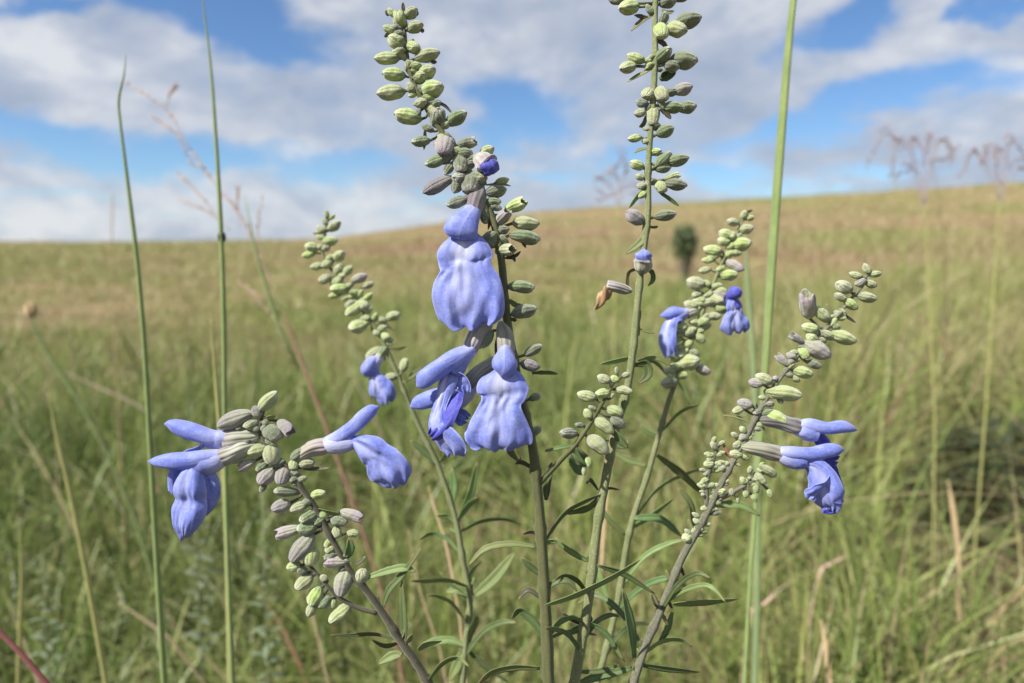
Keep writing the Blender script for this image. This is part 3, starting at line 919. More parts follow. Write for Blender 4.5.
# half open blue buds
f5 = loft(pA.root, 'flower', [(486, 165, 6, 7, 8), (489, 169, 10, 8, 10), (492, 174, 13, 6.5, 8), (494, 177, 14, 1, 1)], d1, M['petal_deep'], V3(0.3, 0.8, 0.6), wob=0.12)
loft(pA.root, 'calyx', [(472, 158, 0, 2, 2), (478, 160, 2, 7, 7), (484, 163, 6, 10, 11), (489, 167, 9, 10, 11.5)], d1, M['bud_purple'], V3(0.3, 0.8, 0.6), parent=f5, wob=0.05)
pA.fill(26, 6, 42, 'ggd', (8, 13)); pA.fill(26, 36, 62, 'dddk', (10, 17))
pA.auto_leaves(4, 540, 690)
pA.finish()

# ---- plant B: tall right stem
d2 = 0.212
pB = Plant('sage_plant', [(657, -70, 3), (656, -20, 6), (655, 20, 7), (655, 60, 7.5), (653, 100, 7.5), (650, 140, 7), (648, 175, 7.5), (648, 210, 8), (645, 240, 8), (641, 270, 8), (637, 310, 8.5), (633, 350, 9),
                          (627, 390, 9.5), (617, 425, 10), (607, 472, 10.5), (597, 530, 11), (590, 590, 11.5), (582, 640, 12), (573, 690, 13)], d2, M['stem_pale'],
           'straight sage stem running out of the top, withered brown flower on its left side', G, (BX + 0.002, BY + 0.008), wscale=0.84, nodeoff=20)
pB.buds([
    (629, 7, 20, 200), (617, 0, 17, 172, 'd'), (668, 2, 17, 12, 'd'), (682, -3, 16, 10, 'd'), (640, -10, 18, 150), (672, -18, 20, 20), (640, -28, 18, 150), (666, -40, 16, 40), (646, -48, 14, 130),
    (661, 31, 17, 268, 'g', 1, 45), (676, 29, 19, 335, 'g', 1, 40), (688, 20, 28, 10, 'd', 0, 0), (664, 18, 13, 70, 'd'), (650, 10, 14, 120, 'd'),
    (636, 58, 20, 162), (628, 67, 17, 195), (649, 66, 10, 220), (662, 56, 18, 45, 'd', 0, 40), (684, 60, 27, 355, 'd', 1, 15), (672, 66, 16, 350, 'd'),
    (648, 94, 11, 230, 'g', 1, 50), (661, 94, 16, 280, 'g', 1, 45), (683, 89, 19, 12, 'p', 1, 15), (671, 92, 16, 5, 'd'),
    (653, 115, 22, 265, 'g', 0, 25), (640, 113, 12, 190), (642, 103, 13, 170, 'd'), (673, 107, 22, 0, 'd'), (687, 107, 18, 358, 'd', 1), (662, 104, 14, 300, 'd'),
    (635, 138, 15, 185), (665, 131, 19, 25, 'd', 1), (637, 165, 15, 160), (663, 159, 22, 52, 'd', 0, -15), (677, 160, 25, 14, 'd', 0, 0), (663, 168, 17, 12, 'd'),
    (671, 177, 15, 20, 'g', 3), (676, 184, 23, 350, 'd', 0, 5), (640, 177, 10, 170), (648, 181, 11, 240), (661, 187, 12, 300, 'g', 1, 40), (642, 185, 8, 220),
    (635, 217, 20, 148, 'p'), (665, 215, 23, 10, 'd', 0, 0)])
for b_, w_, m_ in (([(651, 16), (641, 22), (631, 31)], 6, 'bract'), ([(648, 18), (634, 15)], 4, 'bract_dark'), ([(661, 10), (668, 13), (674, 11)], 5, 'bract'),
                   ([(652, 69), (640, 75), (627, 82)], 5, 'bract'), ([(656, 40), (664, 44), (668, 54)], 5, 'bract_dark'), ([(646, 116), (643, 124), (639, 127)], 5, 'bract_dark'), ([(660, 108), (667, 114), (671, 119)], 5, 'bract_dark'),
                   ([(648, 148), (640, 150), (634, 153)], 4, 'bract'), ([(645, 188), (636, 198), (629, 208)], 5, 'leaf_pale'), ([(658, 191), (670, 199), (679, 206)], 4, 'leaf'),
                   ([(646, 234), (640, 243), (626, 254)], 8, 'leaf_pale'), ([(646, 227), (655, 227), (658, 226)], 3, 'bract'), ([(640, 268), (629, 272), (627, 284), (628, 291)], 4, 'bract'),
                   ([(644, 268), (652, 272), (653, 280), (648, 286)], 5, 'leaf'), ([(640, 310), (637, 322), (639, 336)], 6, 'leaf'), ([(640, 329), (648, 332), (655, 333)], 3, 'bract')):
    pB.leaf(b_, w_, m_, 'bract')
pB.leaf([(660, 80), (668, 76), (675, 66)], 14, 'leaf', dz=0.004)
pB.leaf([(632, 357), (616, 361), (600, 364)], 5, 'leaf_pale')
pB.leaf([(638, 361), (655, 358), (672, 366)], 4, 'leaf_pale', dz=0.01)
pB.leaf([(634, 365), (646, 364), (648, 375), (638, 384)], 9, 'leaf')
pB.leaf([(600, 495), (588, 507), (565, 514)], 8, 'leaf')
pB.leaf([(602, 490), (610, 488), (620, 490)], 3, 'bract_dark', 'bract')
pB.leaf([(598, 490), (590, 480), (586, 484)], 4, 'bract_dark', 'bract')
pB.leaf([(592, 562), (580, 556), (562, 545), (556, 538)], 7, 'leaf_pale')
pB.leaf([(597, 565), (625, 574), (655, 594)], 7, 'leaf', dz=-0.004)
pB.leaf([(584, 625), (570, 618), (562, 612)], 5, 'bract_dark', 'bract')
pB.leaf([(586, 622), (605, 632), (625, 662)], 7, 'leaf')
pB.leaf([(583, 625), (572, 632), (564, 634)], 6, 'leaf')
pB.leaf([(578, 672), (600, 671), (620, 665)], 5, 'leaf')
pB.leaf([(606, 440), (622, 446), (628, 440)], 7, 'leaf', dz=0.006)
for xx, yy in ((586, 556), (596, 554), (578, 618), (590, 615)):
    pB.leaf([(591, 562 if yy < 600 else 622), (xx, yy)], 4, 'bract_dark', 'bract')
f = loft(pB.root, 'flower', [(643, 262, 6, 6, 8), (642, 258, 8, 7, 8.5), (642, 254, 9, 6, 7), (642, 250, 9, 1, 1)], d2, M['petal'], V3(0, 0.3, 1), wob=0.12)
loft(pB.root, 'calyx', [(642, 274, 3, 2, 3), (642, 270, 5, 7, 8), (642, 263, 7, 8, 9), (642, 260, 8, 7, 8.5)], d2, M['bud_grey'], V3(0, 0.3, 1), parent=f, wob=0.06)
f = loft(pB.root, 'flower', [(608, 288, 1, 4, 4), (604, 296, 1, 5, 4), (599, 304, 0, 3, 3), (595, 309, 0, 1, 1)], d2, M['withered'], V3(1, 0.6, 0), wob=0.4)
tag(f, 'withered brown flower')
loft(pB.root, 'calyx', [(632, 291, 0, 2, 2), (626, 290, 0, 4.5, 4.5), (616, 287, 1, 5.5, 5), (607, 285, 1, 5, 5)], d2, M['bud_purple'], V3(0, 1, 0.2), parent=f, wob=0.06)
pB.fill(14, 18, 58, 'ggd', (7, 11))
pB.auto_leaves(4, 560, 690)
pB.finish()

# ---- plant C: paler spike behind
d3 = 0.262
pC = Plant('sage_plant', [(746, 212, 1.5), (737, 233, 4), (724, 258, 5), (711, 290, 5.5), (701, 315, 6), (690, 345, 6), (680, 372, 6.5), (669, 400, 7), (657, 442, 7.5), (646, 480, 8), (634, 515, 8.5), (627, 545, 9),
                          (618, 600, 9), (606, 650, 9), (595, 690, 9)], d3, M['stem_pale'],
           'pale sage spike right behind the straight stem, dense cream buds, blue flower each side', G, (BX + 0.02, BY + 0.05), wscale=0.72, nodeoff=35)
pC.buds([(744, 215, 10, 75), (750, 218, 9, 12), (733, 222, 13, 170), (746, 229, 14, 5), (726, 234, 15, 170), (724, 241, 13, 178), (741, 244, 19, 4), (713, 250, 20, 174), (735, 253, 13, 0), (714, 256, 13, 190),
         (708, 260, 13, 180), (733, 264, 23, 336, 'p'), (705, 270, 13, 190), (729, 275, 18, 5), (696, 283, 20, 165), (716, 286, 14, 10), (721, 291, 13, 342), (697, 294, 11, 200), (709, 302, 19, 14),
         (691, 305, 15, 160), (722, 308, 16, 350), (714, 316, 13, 3), (679, 327, 18, 170), (704, 327, 15, 22), (700, 338, 14, 320), (679, 335, 13, 180), (676, 340, 13, 190), (687, 344, 13, 200), (677, 350, 12, 175),
         (688, 362, 20, 8, 'g', 1, 35), (703, 370, 16, 342, 'p'), (670, 371, 14, 174), (673, 359, 10, 150), (682, 375, 12, 0), (738, 236, 10, 30), (730, 246, 10, 210), (721, 268, 11, 200), (708, 294, 12, 200),
         (695, 322, 12, 170), (690, 330, 12, 20), (683, 352, 11, 30), (700, 300, 12, 180)])
for xx, yy, ww in ((753, 210, 6), (730, 218, 6), (750, 225, 6)):
    pC.leaf([(744, yy + 3), (xx, yy)], 3, 'bract', 'bract')
pC.leaf([(657, 455), (680, 472), (705, 496)], 8, 'leaf_pale', dz=-0.006)
pC.leaf([(634, 518), (660, 519), (682, 537)], 8, 'leaf', dz=-0.012)
pC.leaf([(660, 438), (648, 432), (640, 424)], 5, 'leaf_pale')
pC.leaf([(661, 432), (680, 412), (700, 404)], 4, 'leaf_pale')
pC.leaf([(648, 466), (628, 460), (612, 452)], 7, 'leaf_pale')
pC.leaf([(676, 380), (685, 392), (690, 405)], 4, 'leaf_pale')
pC.leaf([(668, 376), (655, 362), (640, 362)], 4, 'leaf_pale')
pC.leaf([(628, 530), (650, 516), (674, 498)], 6, 'leaf_pale')
pC.leaf([(626, 535), (610, 520), (602, 508)], 7, 'leaf_pale')
pC.leaf([(612, 610), (600, 580), (596, 560)], 10, 'leaf_pale')
f = loft(pC.root, 'flower', [(690, 312, 0, 4, 4), (682, 315, 2, 6, 6), (676, 320, 2, 6, 6)], d3, M['petal'], V3(-0.2, 1, 0), mark=tubemark)
loft(pC.root, 'calyx', [(700, 310, -1, 2, 2), (694, 311, 0, 5, 5), (686, 314, 1, 5.5, 5.5)], d3, M['bud_grey'], V3(0, 1, 0), parent=f)
loft(pC.root, 'upper_lip', [(686, 314, 2, 5, 5), (677, 313, 3, 6, 6), (668, 314, 3, 5.5, 5), (660, 316, 3, 1, 1)], d3, M['petal'], V3(0, 1, 0), parent=f, mark=hoodmark)
lip(pC.root, 'lower_lip', [(680, 320, 3, 5, 0.5), (672, 323, 4, 8, 1), (668, 331, 4, 9, 0.8), (667, 343, 4, 11, 1.1), (670, 355, 2, 7, 0.8)], d3, M['petal'], V3(0.7, 0.1, 0.7), 5, 1, 1, parent=f, flip=-1)
f = loft(pC.root, 'flower', [(722, 296, 0, 4, 4), (728, 298, 2, 6, 6), (732, 304, 3, 7, 8), (733, 310, 3, 7, 8)], d3, M['petal_deep'], V3(0.2, 0.6, 0.7))
loft(pC.root, 'calyx', [(712, 293, -1, 2, 2), (717, 294, 0, 5, 5), (724, 297, 1, 5.5, 5.5)], d3, M['bud_grey'], V3(0, 1, 0), parent=f)
loft(pC.root, 'upper_lip', [(727, 297, 4, 4, 4), (731, 294, 8, 6, 7), (734, 291, 10, 6, 7), (736, 288, 10, 1, 1)], d3, M['petal_deep'], V3(0, 0.8, 0.6), parent=f)
lip(pC.root, 'lower_lip', [(732, 300, 5, 6, 0.5), (732, 306, 6, 9, 0.9), (733, 312, 6, 9, 0.6), (733, 319, 7, 14, 0.9), (733, 327, 6, 17, 1.1), (733, 332, 4, 13, 0.9)], d3, M['petal'], V3(1, -0.1, -0.35), 5, 1.2, 1, parent=f, flip=-1)
pC.fill(22, 7, 58, 'g', (8, 12))
pC.auto_leaves(4, 430, 690, ('leaf_pale', 'leaf'))
pC.finish()

# ---- plant D: right leaning spike
d4 = 0.215
pD = Plant('sage_plant', [(869, 266, 1.5), (864, 283, 4), (851, 299, 4.5), (838, 315, 5), (821, 334, 5.5), (801, 352, 6), (786, 370, 6.5), (774, 387, 7), (762, 406, 7.5), (753, 423, 8), (745, 440, 8), (731, 465, 9),
                          (718, 490, 10), (707, 512, 11), (693, 538, 11), (681, 560, 11), (669, 590, 11), (660, 612, 12), (646, 645, 12), (630, 692, 12)], d4, M['stem_grey'],
           'sage stem leaning far to the right, two long blue flowers in profile pointing right', G, (BX + 0.012, BY + 0.004), wscale=0.68, nodeoff=10,
           branches=[[(711, 504, 5), (730, 494, 4.5), (746, 485, 4), (758, 478, 3), (767, 469, 2)], [(707, 508, 5), (707, 482, 4.5), (712, 463, 4), (718, 447, 2)]])
pD.buds([(867, 269, 13, 112), (875, 274, 13, 10), (856, 275, 14, 165), (871, 284, 12, 332), (844, 287, 18, 158), (867, 297, 20, 350, 'g', 0, 5), (841, 297, 15, 150), (851, 304, 17, 330), (843, 312, 10, 320),
         (822, 314, 24, 140, 'g', 0, 10), (808, 306, 26, 108, 'p', 3, 25), (810, 328, 17, 165), (828, 335, 18, 332), (843, 337, 28, 346, 'g', 0, 5), (798, 339, 16, 150, 'p', 3), (817, 349, 30, 335, 'p', 0, 10), (804, 353, 13, 300),
         (784, 361, 16, 130, 'p', 3), (803, 372, 21, 346), (796, 379, 10, 320), (814, 364, 15, 340, 'd'), (764, 379, 19, 160), (756, 383, 15, 168, 'p'), (783, 392, 37, 4, 'g', 2, 5), (745, 404, 16, 165, 'p'), (738, 410, 12, 200),
         (775, 417, 26, 345, 'g', 0, 20), (768, 412, 15, 20, 'd'), (780, 400, 9, 310, 'd'), (833, 322, 12, 60), (812, 338, 12, 150), (790, 366, 11, 40), (772, 396, 11, 170), (757, 412, 10, 190, 'd'),
         (743, 430, 9, 130), (735, 435, 9, 150), (738, 443, 8, 190), (714, 446, 11, 120), (708, 454, 8, 170), (709, 464, 11, 190), (721, 453, 8, 20), (721, 462, 8, 10), (736, 454, 15, 170), (744, 457, 11, 330), (705, 480, 10, 200),
         (712, 488, 8, 320), (768, 470, 21, 335, 'g', 2), (760, 478, 15, 320), (743, 481, 10, 110), (756, 488, 11, 290), (770, 493, 10, 300), (754, 498, 10, 310), (732, 492, 8, 280), (696, 515, 9, 150), (716, 513, 10, 10, 'd'),
         (688, 532, 9, 140), (694, 530, 8, 60), (750, 470, 9, 80), (718, 470, 8, 30), (703, 470, 8, 160), (714, 440, 8, 80), (722, 443, 7, 30), (762, 464, 8, 60), (746, 494, 8, 270), (738, 500, 7, 280)])
for b_, w_, m_ in (([(842, 314), (849, 318), (856, 323)], 3, 'bract_dark'), ([(836, 315), (830, 309), (826, 304)], 4, 'bract'), ([(879, 271), (882, 268)], 3, 'bract'), ([(762, 405), (757, 410), (756, 402)], 4, 'bract_dark'),
                   ([(752, 424), (740, 418), (722, 415)], 3, 'bract'), ([(762, 426), (768, 438), (774, 446)], 4, 'leaf_pale'), ([(735, 460), (727, 452), (724, 444)], 5, 'withered')):
    pD.leaf(b_, w_, m_, 'bract')
pD.leaf([(672, 604), (700, 602), (738, 599)], 8, 'leaf_pale', dz=0.006)
pD.leaf([(672, 612), (666, 630), (657, 646)], 8, 'leaf', dz=0.003)
pD.leaf([(634, 658), (630, 625), (622, 588)], 11, 'leaf')
pD.leaf([(640, 664), (665, 668), (700, 672)], 8, 'leaf')
pD.leaf([(632, 668), (600, 676), (575, 684)], 8, 'leaf')
pD.leaf([(660, 610), (655, 600), (652, 592)], 6, 'bract_dark', 'bract')
pD.leaf([(695, 536), (690, 505), (678, 488)], 8, 'leaf_pale', dz=0.02)
pD.leaf([(712, 505), (740, 505), (760, 516)], 8, 'leaf_pale', dz=0.015)
for xx, yy in ((690, 524), (700, 528), (668, 575), (682, 570), (655, 600), (668, 600), (664, 618)):
    pD.leaf([(min(xx + 4, 700), yy + 8), (xx, yy), (xx - 2, yy - 5)], 4, random.choice(['bract', 'bract_dark']), 'bract')
f = loft(pD.root, 'flower', [(793, 427, 0, 6, 6), (800, 429, 2, 8, 8), (808, 432, 3, 8.5, 8), (816, 434, 3, 7, 7)], d4, M['petal'], V3(0, 1, 0.2), mark=tubemark)
loft(pD.root, 'calyx', [(758, 421, -2, 2, 2), (766, 420, 0, 6, 6), (780, 422, 1, 7.5, 7), (792, 425, 2, 8, 7.5), (799, 427, 2, 7.5, 7)], d4, M['bud_plum'], V3(0, 1, 0.2), parent=f, wob=0.05)
loft(pD.root, 'upper_lip', [(797, 426, 2, 6, 6), (808, 426, 4, 8, 7), (824, 428, 5, 6.5, 6.5), (838, 427, 5, 7, 6.5), (848, 428, 4, 5, 5), (855, 430, 4, 0.8, 0.8)], d4, M['petal'], V3(0, 1, 0.2), groove=0.25, parent=f, mark=hoodmark)
lip(pD.root, 'lower_lip', [(812, 436, -4, 5, 0.5), (819, 437, -5, 7, 0.8), (828, 447, -7, 8, 0.8), (834, 462, -8, 5, 0.6), (838, 478, -8, 5, 0.6), (845, 494, -8, 3, 0.5)], d4, M['petal_deep'], V3(0.9, 0.3, -0.3), 3, 1.5, 0, parent=f, flip=-1, mark=False)
f = loft(pD.root, 'flower', [(776, 452, 3, 6, 6), (784, 456, 5, 9, 8), (794, 459, 6, 9, 8.5), (803, 461, 6, 7, 7)], d4, M['petal'], V3(0, 1, 0.2), mark=tubemark)
loft(pD.root, 'calyx', [(740, 447, 0, 2, 2), (747, 447, 1, 6, 6), (760, 449, 3, 8, 7.5), (772, 452, 4, 8, 7.5), (781, 455, 4, 7, 7)], d4, M['bud_grey'], V3(0, 1, 0.2), parent=f, wob=0.05)
loft(pD.root, 'upper_lip', [(778, 451, 5, 5, 6), (790, 452, 8, 7, 7), (806, 453, 9, 7.5, 7), (822, 450, 9, 8, 7), (833, 449, 8, 6, 5.5), (841, 449, 7, 0.8, 0.8)], d4, M['petal'], V3(0, 1, 0.2), groove=0.25, parent=f, mark=hoodmark)
lip(pD.root, 'lower_lip', [(801, 461, 6, 5, 0.5), (811, 465, 8, 10, 0.8), (818, 476, 10, 14, 1.0), (821, 487, 11, 16, 0.9), (824, 496, 10, 16, 0.9), (828, 503, 8, 11, 0.8), (829, 508, 6, 5, 0.6)], d4, M['petal'], V3(0.85, 0.35, 0.35), 6, 2.2, 5,
    parent=f, flip=-1, phase=0.7, scal=3, pale=0.6)
lip(pD.root, 'side_lobe', [(822, 474, 11, 7, 0.5), (815, 482, 14, 9, 0.9), (808, 488, 14, 9, 0.9), (803, 494, 12, 5, 0.6)], d4, M['petal'], V3(0.5, 0.75, 0.3), 4, 1.5, 0, parent=f, flip=1, mark=False, phase=1.1)
lip(pD.root, 'side_lobe', [(832, 492, 9, 4, 0.5), (832, 500, 9, 8, 0.8), (827, 506, 8, 8, 0.8), (819, 508, 7, 4, 0.6)], d4, M['petal_deep'], V3(0.3, 0.9, 0.2), 3, 1.5, 0, parent=f, flip=1, mark=False, phase=0.3)
lip(pD.root, 'side_lobe', [(822, 462, 5, 4, 0.5), (830, 460, 6, 6, 0.8), (836, 460, 6, 5, 0.7)], d4, M['petal_deep'], V3(0, 1, 0.3), 3, 1, 0, parent=f, mark=False, flip=1)
pD.fill(26, 7, 90, 'ggp', (6, 10)); pD.fill(34, 85, 126, 'ggg', (5, 9)); pD.fill(30, 182, 10 ** 4, 'g', (5, 8))
pD.auto_leaves(4, 560, 690)
pD.finish()

# ---- plant E: left drooping spike
d5 = 0.198
pE = Plant('sage_plant', [(271, 400, 2), (263, 413, 4), (261, 432, 5), (272, 452, 6), (288, 468, 6.5), (301, 487, 7), (318, 512, 8), (335, 545, 8.5), (351, 573, 9), (366, 590, 9), (384, 615, 9.5), (400, 640, 10), (415, 661, 10), (434, 692, 11)],
           d5, M['stem_dark'], 'dark sage stem bowing to the left, mauve grey buds and two blue flowers pointing left', G, (BX - 0.012, BY - 0.004), wscale=0.7, nodeoff=44,
           branches=[[(377, 613, 5), (356, 607, 4.5), (336, 595, 4), (319, 576, 3.5), (306, 561, 2)]])
pE.buds([(268, 401, 27, 50, 'g', 0, 5), (235, 418, 37, 196, 'y', 2, 5), (257, 412, 14, 120, 'y'), (251, 424, 11, 200, 'g', 1, 50), (285, 426, 19, 325, 'p', 3), (273, 433, 20, 330, 'd'), (243, 426, 15, 190, 'd'), (264, 428, 10, 60, 'y'),
         (257, 450, 19, 195, 'g', 1, 25), (239, 456, 21, 212, 'g', 0, 20), (272, 454, 20, 285, 'g', 1, 30), (248, 464, 18, 208, 'p', 3, 10), (247, 441, 15, 200, 'd'), (266, 476, 19, 228, 'p', 1, 25), (283, 475, 18, 252, 'p', 1, 30),
         (263, 487, 11, 240, 'd'), (294, 464, 9, 270, 'g', 1, 50), (307, 463, 17, 8), (299, 454, 20, 30, 'd', 0, 0), (287, 491, 24, 172, 'd'), (318, 494, 16, 15), (281, 506, 18, 190, 'p'), (299, 507, 18, 196, 'g', 0, 15),
         (309, 516, 18, 200, 'd'), (351, 514, 23, 350, 'p', 3, 10), (339, 521, 18, 355, 'd'), (289, 531, 25, 192, 'p', 3, 5), (307, 528, 20, 176, 'd'), (302, 547, 34, 232, 'y', 0, 15), (311, 556, 18, 262, 'g', 1, 25),
         (337, 532, 10, 300, 'g', 1, 40), (353, 533, 13, 350), (328, 543, 9, 240), (294, 566, 15, 186), (337, 561, 24, 178, 'p', 3, 10), (304, 582, 18, 215), (343, 582, 28, 250, 'y', 0, 15), (362, 576, 16, 82, 'g', 1, 20),
         (315, 596, 20, 240), (324, 602, 17, 218, 'd'), (311, 610, 14, 240), (333, 603, 9, 265), (340, 613, 27, 214, 'g', 0, 10), (324, 578, 9, 150), (302, 570, 12, 150, 'd'), (270, 442, 14, 330, 'd'), (278, 463, 15, 200, 'd'), (262, 466, 14, 210, 'd'),
         (320, 520, 14, 210, 'd'), (296, 478, 12, 200, 'd'), (330, 556, 13, 200, 'd')])
for b_, w_, m_ in (([(298, 468), (314, 469), (330, 468)], 4, 'bract_dark'), ([(318, 509), (328, 512), (341, 514)], 7, 'leaf_pale'), ([(266, 418), (276, 416)], 5, 'bract'), ([(347, 558), (350, 548), (349, 538)], 9, 'leaf'),
                   ([(355, 565), (361, 561), (366, 556)], 4, 'bract_dark'), ([(378, 604), (378, 596)], 4, 'bract_dark'), ([(397, 634), (396, 629)], 5, 'bract_dark'), ([(407, 643), (412, 634)], 6, 'bract'), ([(402, 652), (393, 660)], 5, 'bract')):
    pE.leaf(b_, w_, m_, 'bract')
pE.leaf([(366, 578), (388, 571), (405, 568), (416, 572)], 8, 'leaf_pale')
pE.leaf([(383, 607), (389, 590), (402, 575), (422, 547)], 7, 'leaf')
pE.leaf([(405, 646), (404, 615), (402, 580)], 9, 'leaf')
pE.leaf([(403, 654), (392, 656), (378, 664)], 9, 'leaf_pale')
pE.leaf([(418, 650), (426, 644), (442, 641)], 7, 'leaf_pale')
pE.leaf([(398, 643), (385, 645), (372, 640)], 6, 'leaf', dz=0.01)
f = loft(pE.root, 'flower', [(232, 439, -2, 7, 7), (222, 440, -2, 10, 9), (212, 440, -2, 9, 8), (205, 440, -2, 7, 7)], d5, M['petal'], V3(0, 1, 0.2), mark=tubemark)
loft(pE.root, 'calyx', [(262, 434, -4, 2, 2), (252, 437, -3, 8, 8), (238, 438, -2, 10, 9), (224, 440, -2, 9.5, 9)], d5, M['bud_grey'], V3(0, 1, 0.2), parent=f, wob=0.05)
loft(pE.root, 'upper_lip', [(224, 438, -1, 7, 7), (208, 437, 0, 9, 8), (192, 432, 1, 10, 8), (179, 427, 1, 8.5, 7), (171, 424, 1, 5, 5), (165, 424, 1, 0.8, 0.8)], d5, M['petal'], V3(0, 1, 0.2), groove=0.25, parent=f, mark=hoodmark)
lip(pE.root, 'lower_lip', [(200, 445, -4, 6, 0.5), (190, 450, -5, 10, 0.9), (180, 462, -6, 11, 0.8), (174, 476, -6, 9, 0.9), (170, 494, -7, 5, 0.6)], d5, M['petal'], V3(0.6, 0.3, -0.7), 5, 1.5, 1, parent=f, flip=-1, mark=False)
f = loft(pE.root, 'flower', [(227, 457, 4, 7, 7), (217, 460, 6, 11, 9), (206, 463, 7, 11, 9), (198, 465, 7, 8, 8)], d5, M['petal'], V3(0, 1, 0.2), mark=tubemark)
loft(pE.root, 'calyx', [(256, 444, 0, 2, 2), (247, 447, 2, 7, 7), (235, 452, 4, 8.5, 8), (224, 457, 5, 9, 8.5)], d5, M['bud_grey'], V3(0, 1, 0.2), parent=f, wob=0.05)
loft(pE.root, 'upper_lip', [(226, 455, 5, 7, 7), (210, 457, 8, 9, 8), (192, 460, 10, 9.5, 8), (176, 460, 10, 9, 7.5), (162, 460, 9, 6, 5), (152, 460, 8, 0.8, 0.8)], d5, M['petal'], V3(0, 1, 0.2), groove=0.25, parent=f, mark=hoodmark)
lip(pE.root, 'lower_lip', [(199, 466, 8, 7, 0.5), (196, 475, 11, 14, 0.9), (194, 487, 13, 18, 1.1), (194, 497, 12, 17, 0.75), (193, 508, 13, 19, 1.1), (191, 520, 12, 15, 1.1), (190, 529, 9, 8, 0.8), (189, 534, 7, 2, 0.5)], d5, M['petal'],
    V3(0.95, 0.05, 0.25), 9, 1.2, 0, parent=f, flip=-1, curl=0.3, scal=0.6, pale=0.3)
lip(pE.root, 'side_lobe', [(202, 466, 4, 6, 0.5), (209, 476, 5, 9, 0.9), (212, 489, 5, 10, 1.0), (210, 503, 4, 9, 0.9), (204, 514, 3, 4, 0.5)], d5, M['petal'], V3(0.8, 0.1, -0.5), 4, 1.5, 0, parent=f, flip=-1, mark=False, phase=2.2)
f = loft(pE.root, 'flower', [(324, 446, 2, 6, 6), (332, 444, 4, 9, 8), (343, 443, 5, 10.5, 9), (353, 441, 5, 8, 8), (358, 439, 5, 5, 6)], d5, M['petal'], V3(0.1, 1, 0.2), mark=lambda t, a: 0.85 - 0.5 * t)
loft(pE.root, 'calyx', [(292, 462, -2, 2, 2), (300, 456, -1, 6, 6), (312, 449, 1, 8, 7.5), (322, 446, 2, 9, 8), (328, 445, 2, 8, 7.5)], d5, M['bud_purple'], V3(0.3, 1, 0.2), parent=f, wob=0.05)
loft(pE.root, 'upper_lip', [(328, 442, 4, 6, 6), (342, 436, 7, 8, 7.5), (354, 428, 8, 8, 7), (365, 418, 8, 8.5, 6.5), (374, 410, 7, 6.5, 5.5), (380, 406, 7, 1, 1)], d5, M['petal'], V3(-0.5, 0.9, 0.2), groove=0.25, parent=f, mark=hoodmark)
lip(pE.root, 'lower_lip', [(354, 439, 5, 4, 0.4), (364, 443, 9, 10, 0.9), (373, 448, 12, 15, 1.1), (380, 454, 12, 16, 0.9), (386, 461, 13, 21, 1.0), (392, 470, 13, 23, 1.1), (395, 477, 10, 18, 0.9), (396, 481, 7, 10, 0.7)], d5, M['petal'],
    V3(0.86, 0.45, 0.2), 8, 1.6, 0, parent=f, flip=-1, scal=1.0, phase=0.4, pale=0.45)
pE.fill(16, 11, 72, 'gdd', (6, 10))
pE.auto_leaves(2, 620, 690)
pE.finish()

# ---- plant F: small spike behind on the left
d6 = 0.285
pF = Plant('sage_plant', [(328, 213, 1.2), (325, 235, 3), (323, 255, 3.5), (336, 276, 4), (353, 297, 4.5), (370, 320, 5), (381, 336, 5), (388, 352, 5), (398, 375, 5), (407, 398, 5), (421, 430, 5.5), (436, 460, 6), (447, 490, 6), (456, 520, 6.5), (463, 560, 7),
                          (470, 600, 7), (466, 640, 7), (462, 692, 7)], d6, M['stem_pale'],
           'thin pale sage spike at the back left, small blue flower hanging under its lowest buds', G, (BX - 0.055, BY + 0.06), wscale=0.8)
pF.buds([(327, 215, 10, 95), (332, 217, 8, 40), (334, 226, 15, 36), (322, 229, 12, 150), (321, 237, 11, 170), (330, 241, 16, 5), (312, 247, 13, 180), (319, 247, 11, 200), (309, 254, 15, 190), (339, 256, 13, 42), (330, 258, 11, 30),
         (317, 266, 14, 186), (327, 264, 14, 200), (347, 271, 15, 50), (339, 270, 12, 60), (325, 279, 14, 190), (338, 281, 12, 220), (359, 278, 18, 22, 'p'), (368, 285, 13, 20), (340, 288, 19, 182), (335, 295, 13, 190), (368, 297, 12, 40),
         (360, 294, 11, 60), (355, 308, 24, 212, 'g', 0, 5), (358, 326, 18, 200), (366, 318, 12, 170), (375, 317, 10, 60), (393, 316, 15, 20), (374, 352, 20, 210, 'g', 2, 5), (404, 365, 14, 80), (388, 377, 21, 185, 'g', 2, 0), (325, 222, 9, 120),
         (326, 248, 10, 30), (349, 285, 11, 200), (346, 297, 11, 210), (368, 310, 10, 30), (383, 320, 10, 330)])
for b_ in ([(378, 322), (388, 326), (393, 331)], [(372, 325), (373, 333)], [(381, 350), (386, 361)], [(322, 238), (312, 232)], [(388, 348), (398, 349), (407, 346)], [(402, 380), (406, 384)]):
    pF.leaf(b_, 3.5, 'bract', 'bract')
pF.leaf([(407, 380), (416, 373), (422, 367)], 6, 'leaf')
pF.leaf([(437, 464), (424, 452), (410, 440)], 8, 'leaf')
pF.leaf([(440, 462), (447, 452), (450, 446)], 5, 'leaf_pale')
pF.leaf([(457, 522), (470, 495), (477, 462)], 8, 'leaf_pale')
pF.leaf([(457, 524), (448, 516), (436, 516)], 6, 'leaf_pale')
pF.leaf([(458, 520), (468, 505), (480, 497)], 7, 'leaf_pale')
pF.leaf([(470, 598), (455, 588), (440, 572)], 7, 'leaf')
pF.leaf([(474, 596), (495, 578), (515, 552)], 12, 'leaf_pale')
pF.leaf([(470, 596), (458, 590), (446, 592)], 8, 'leaf_pale')
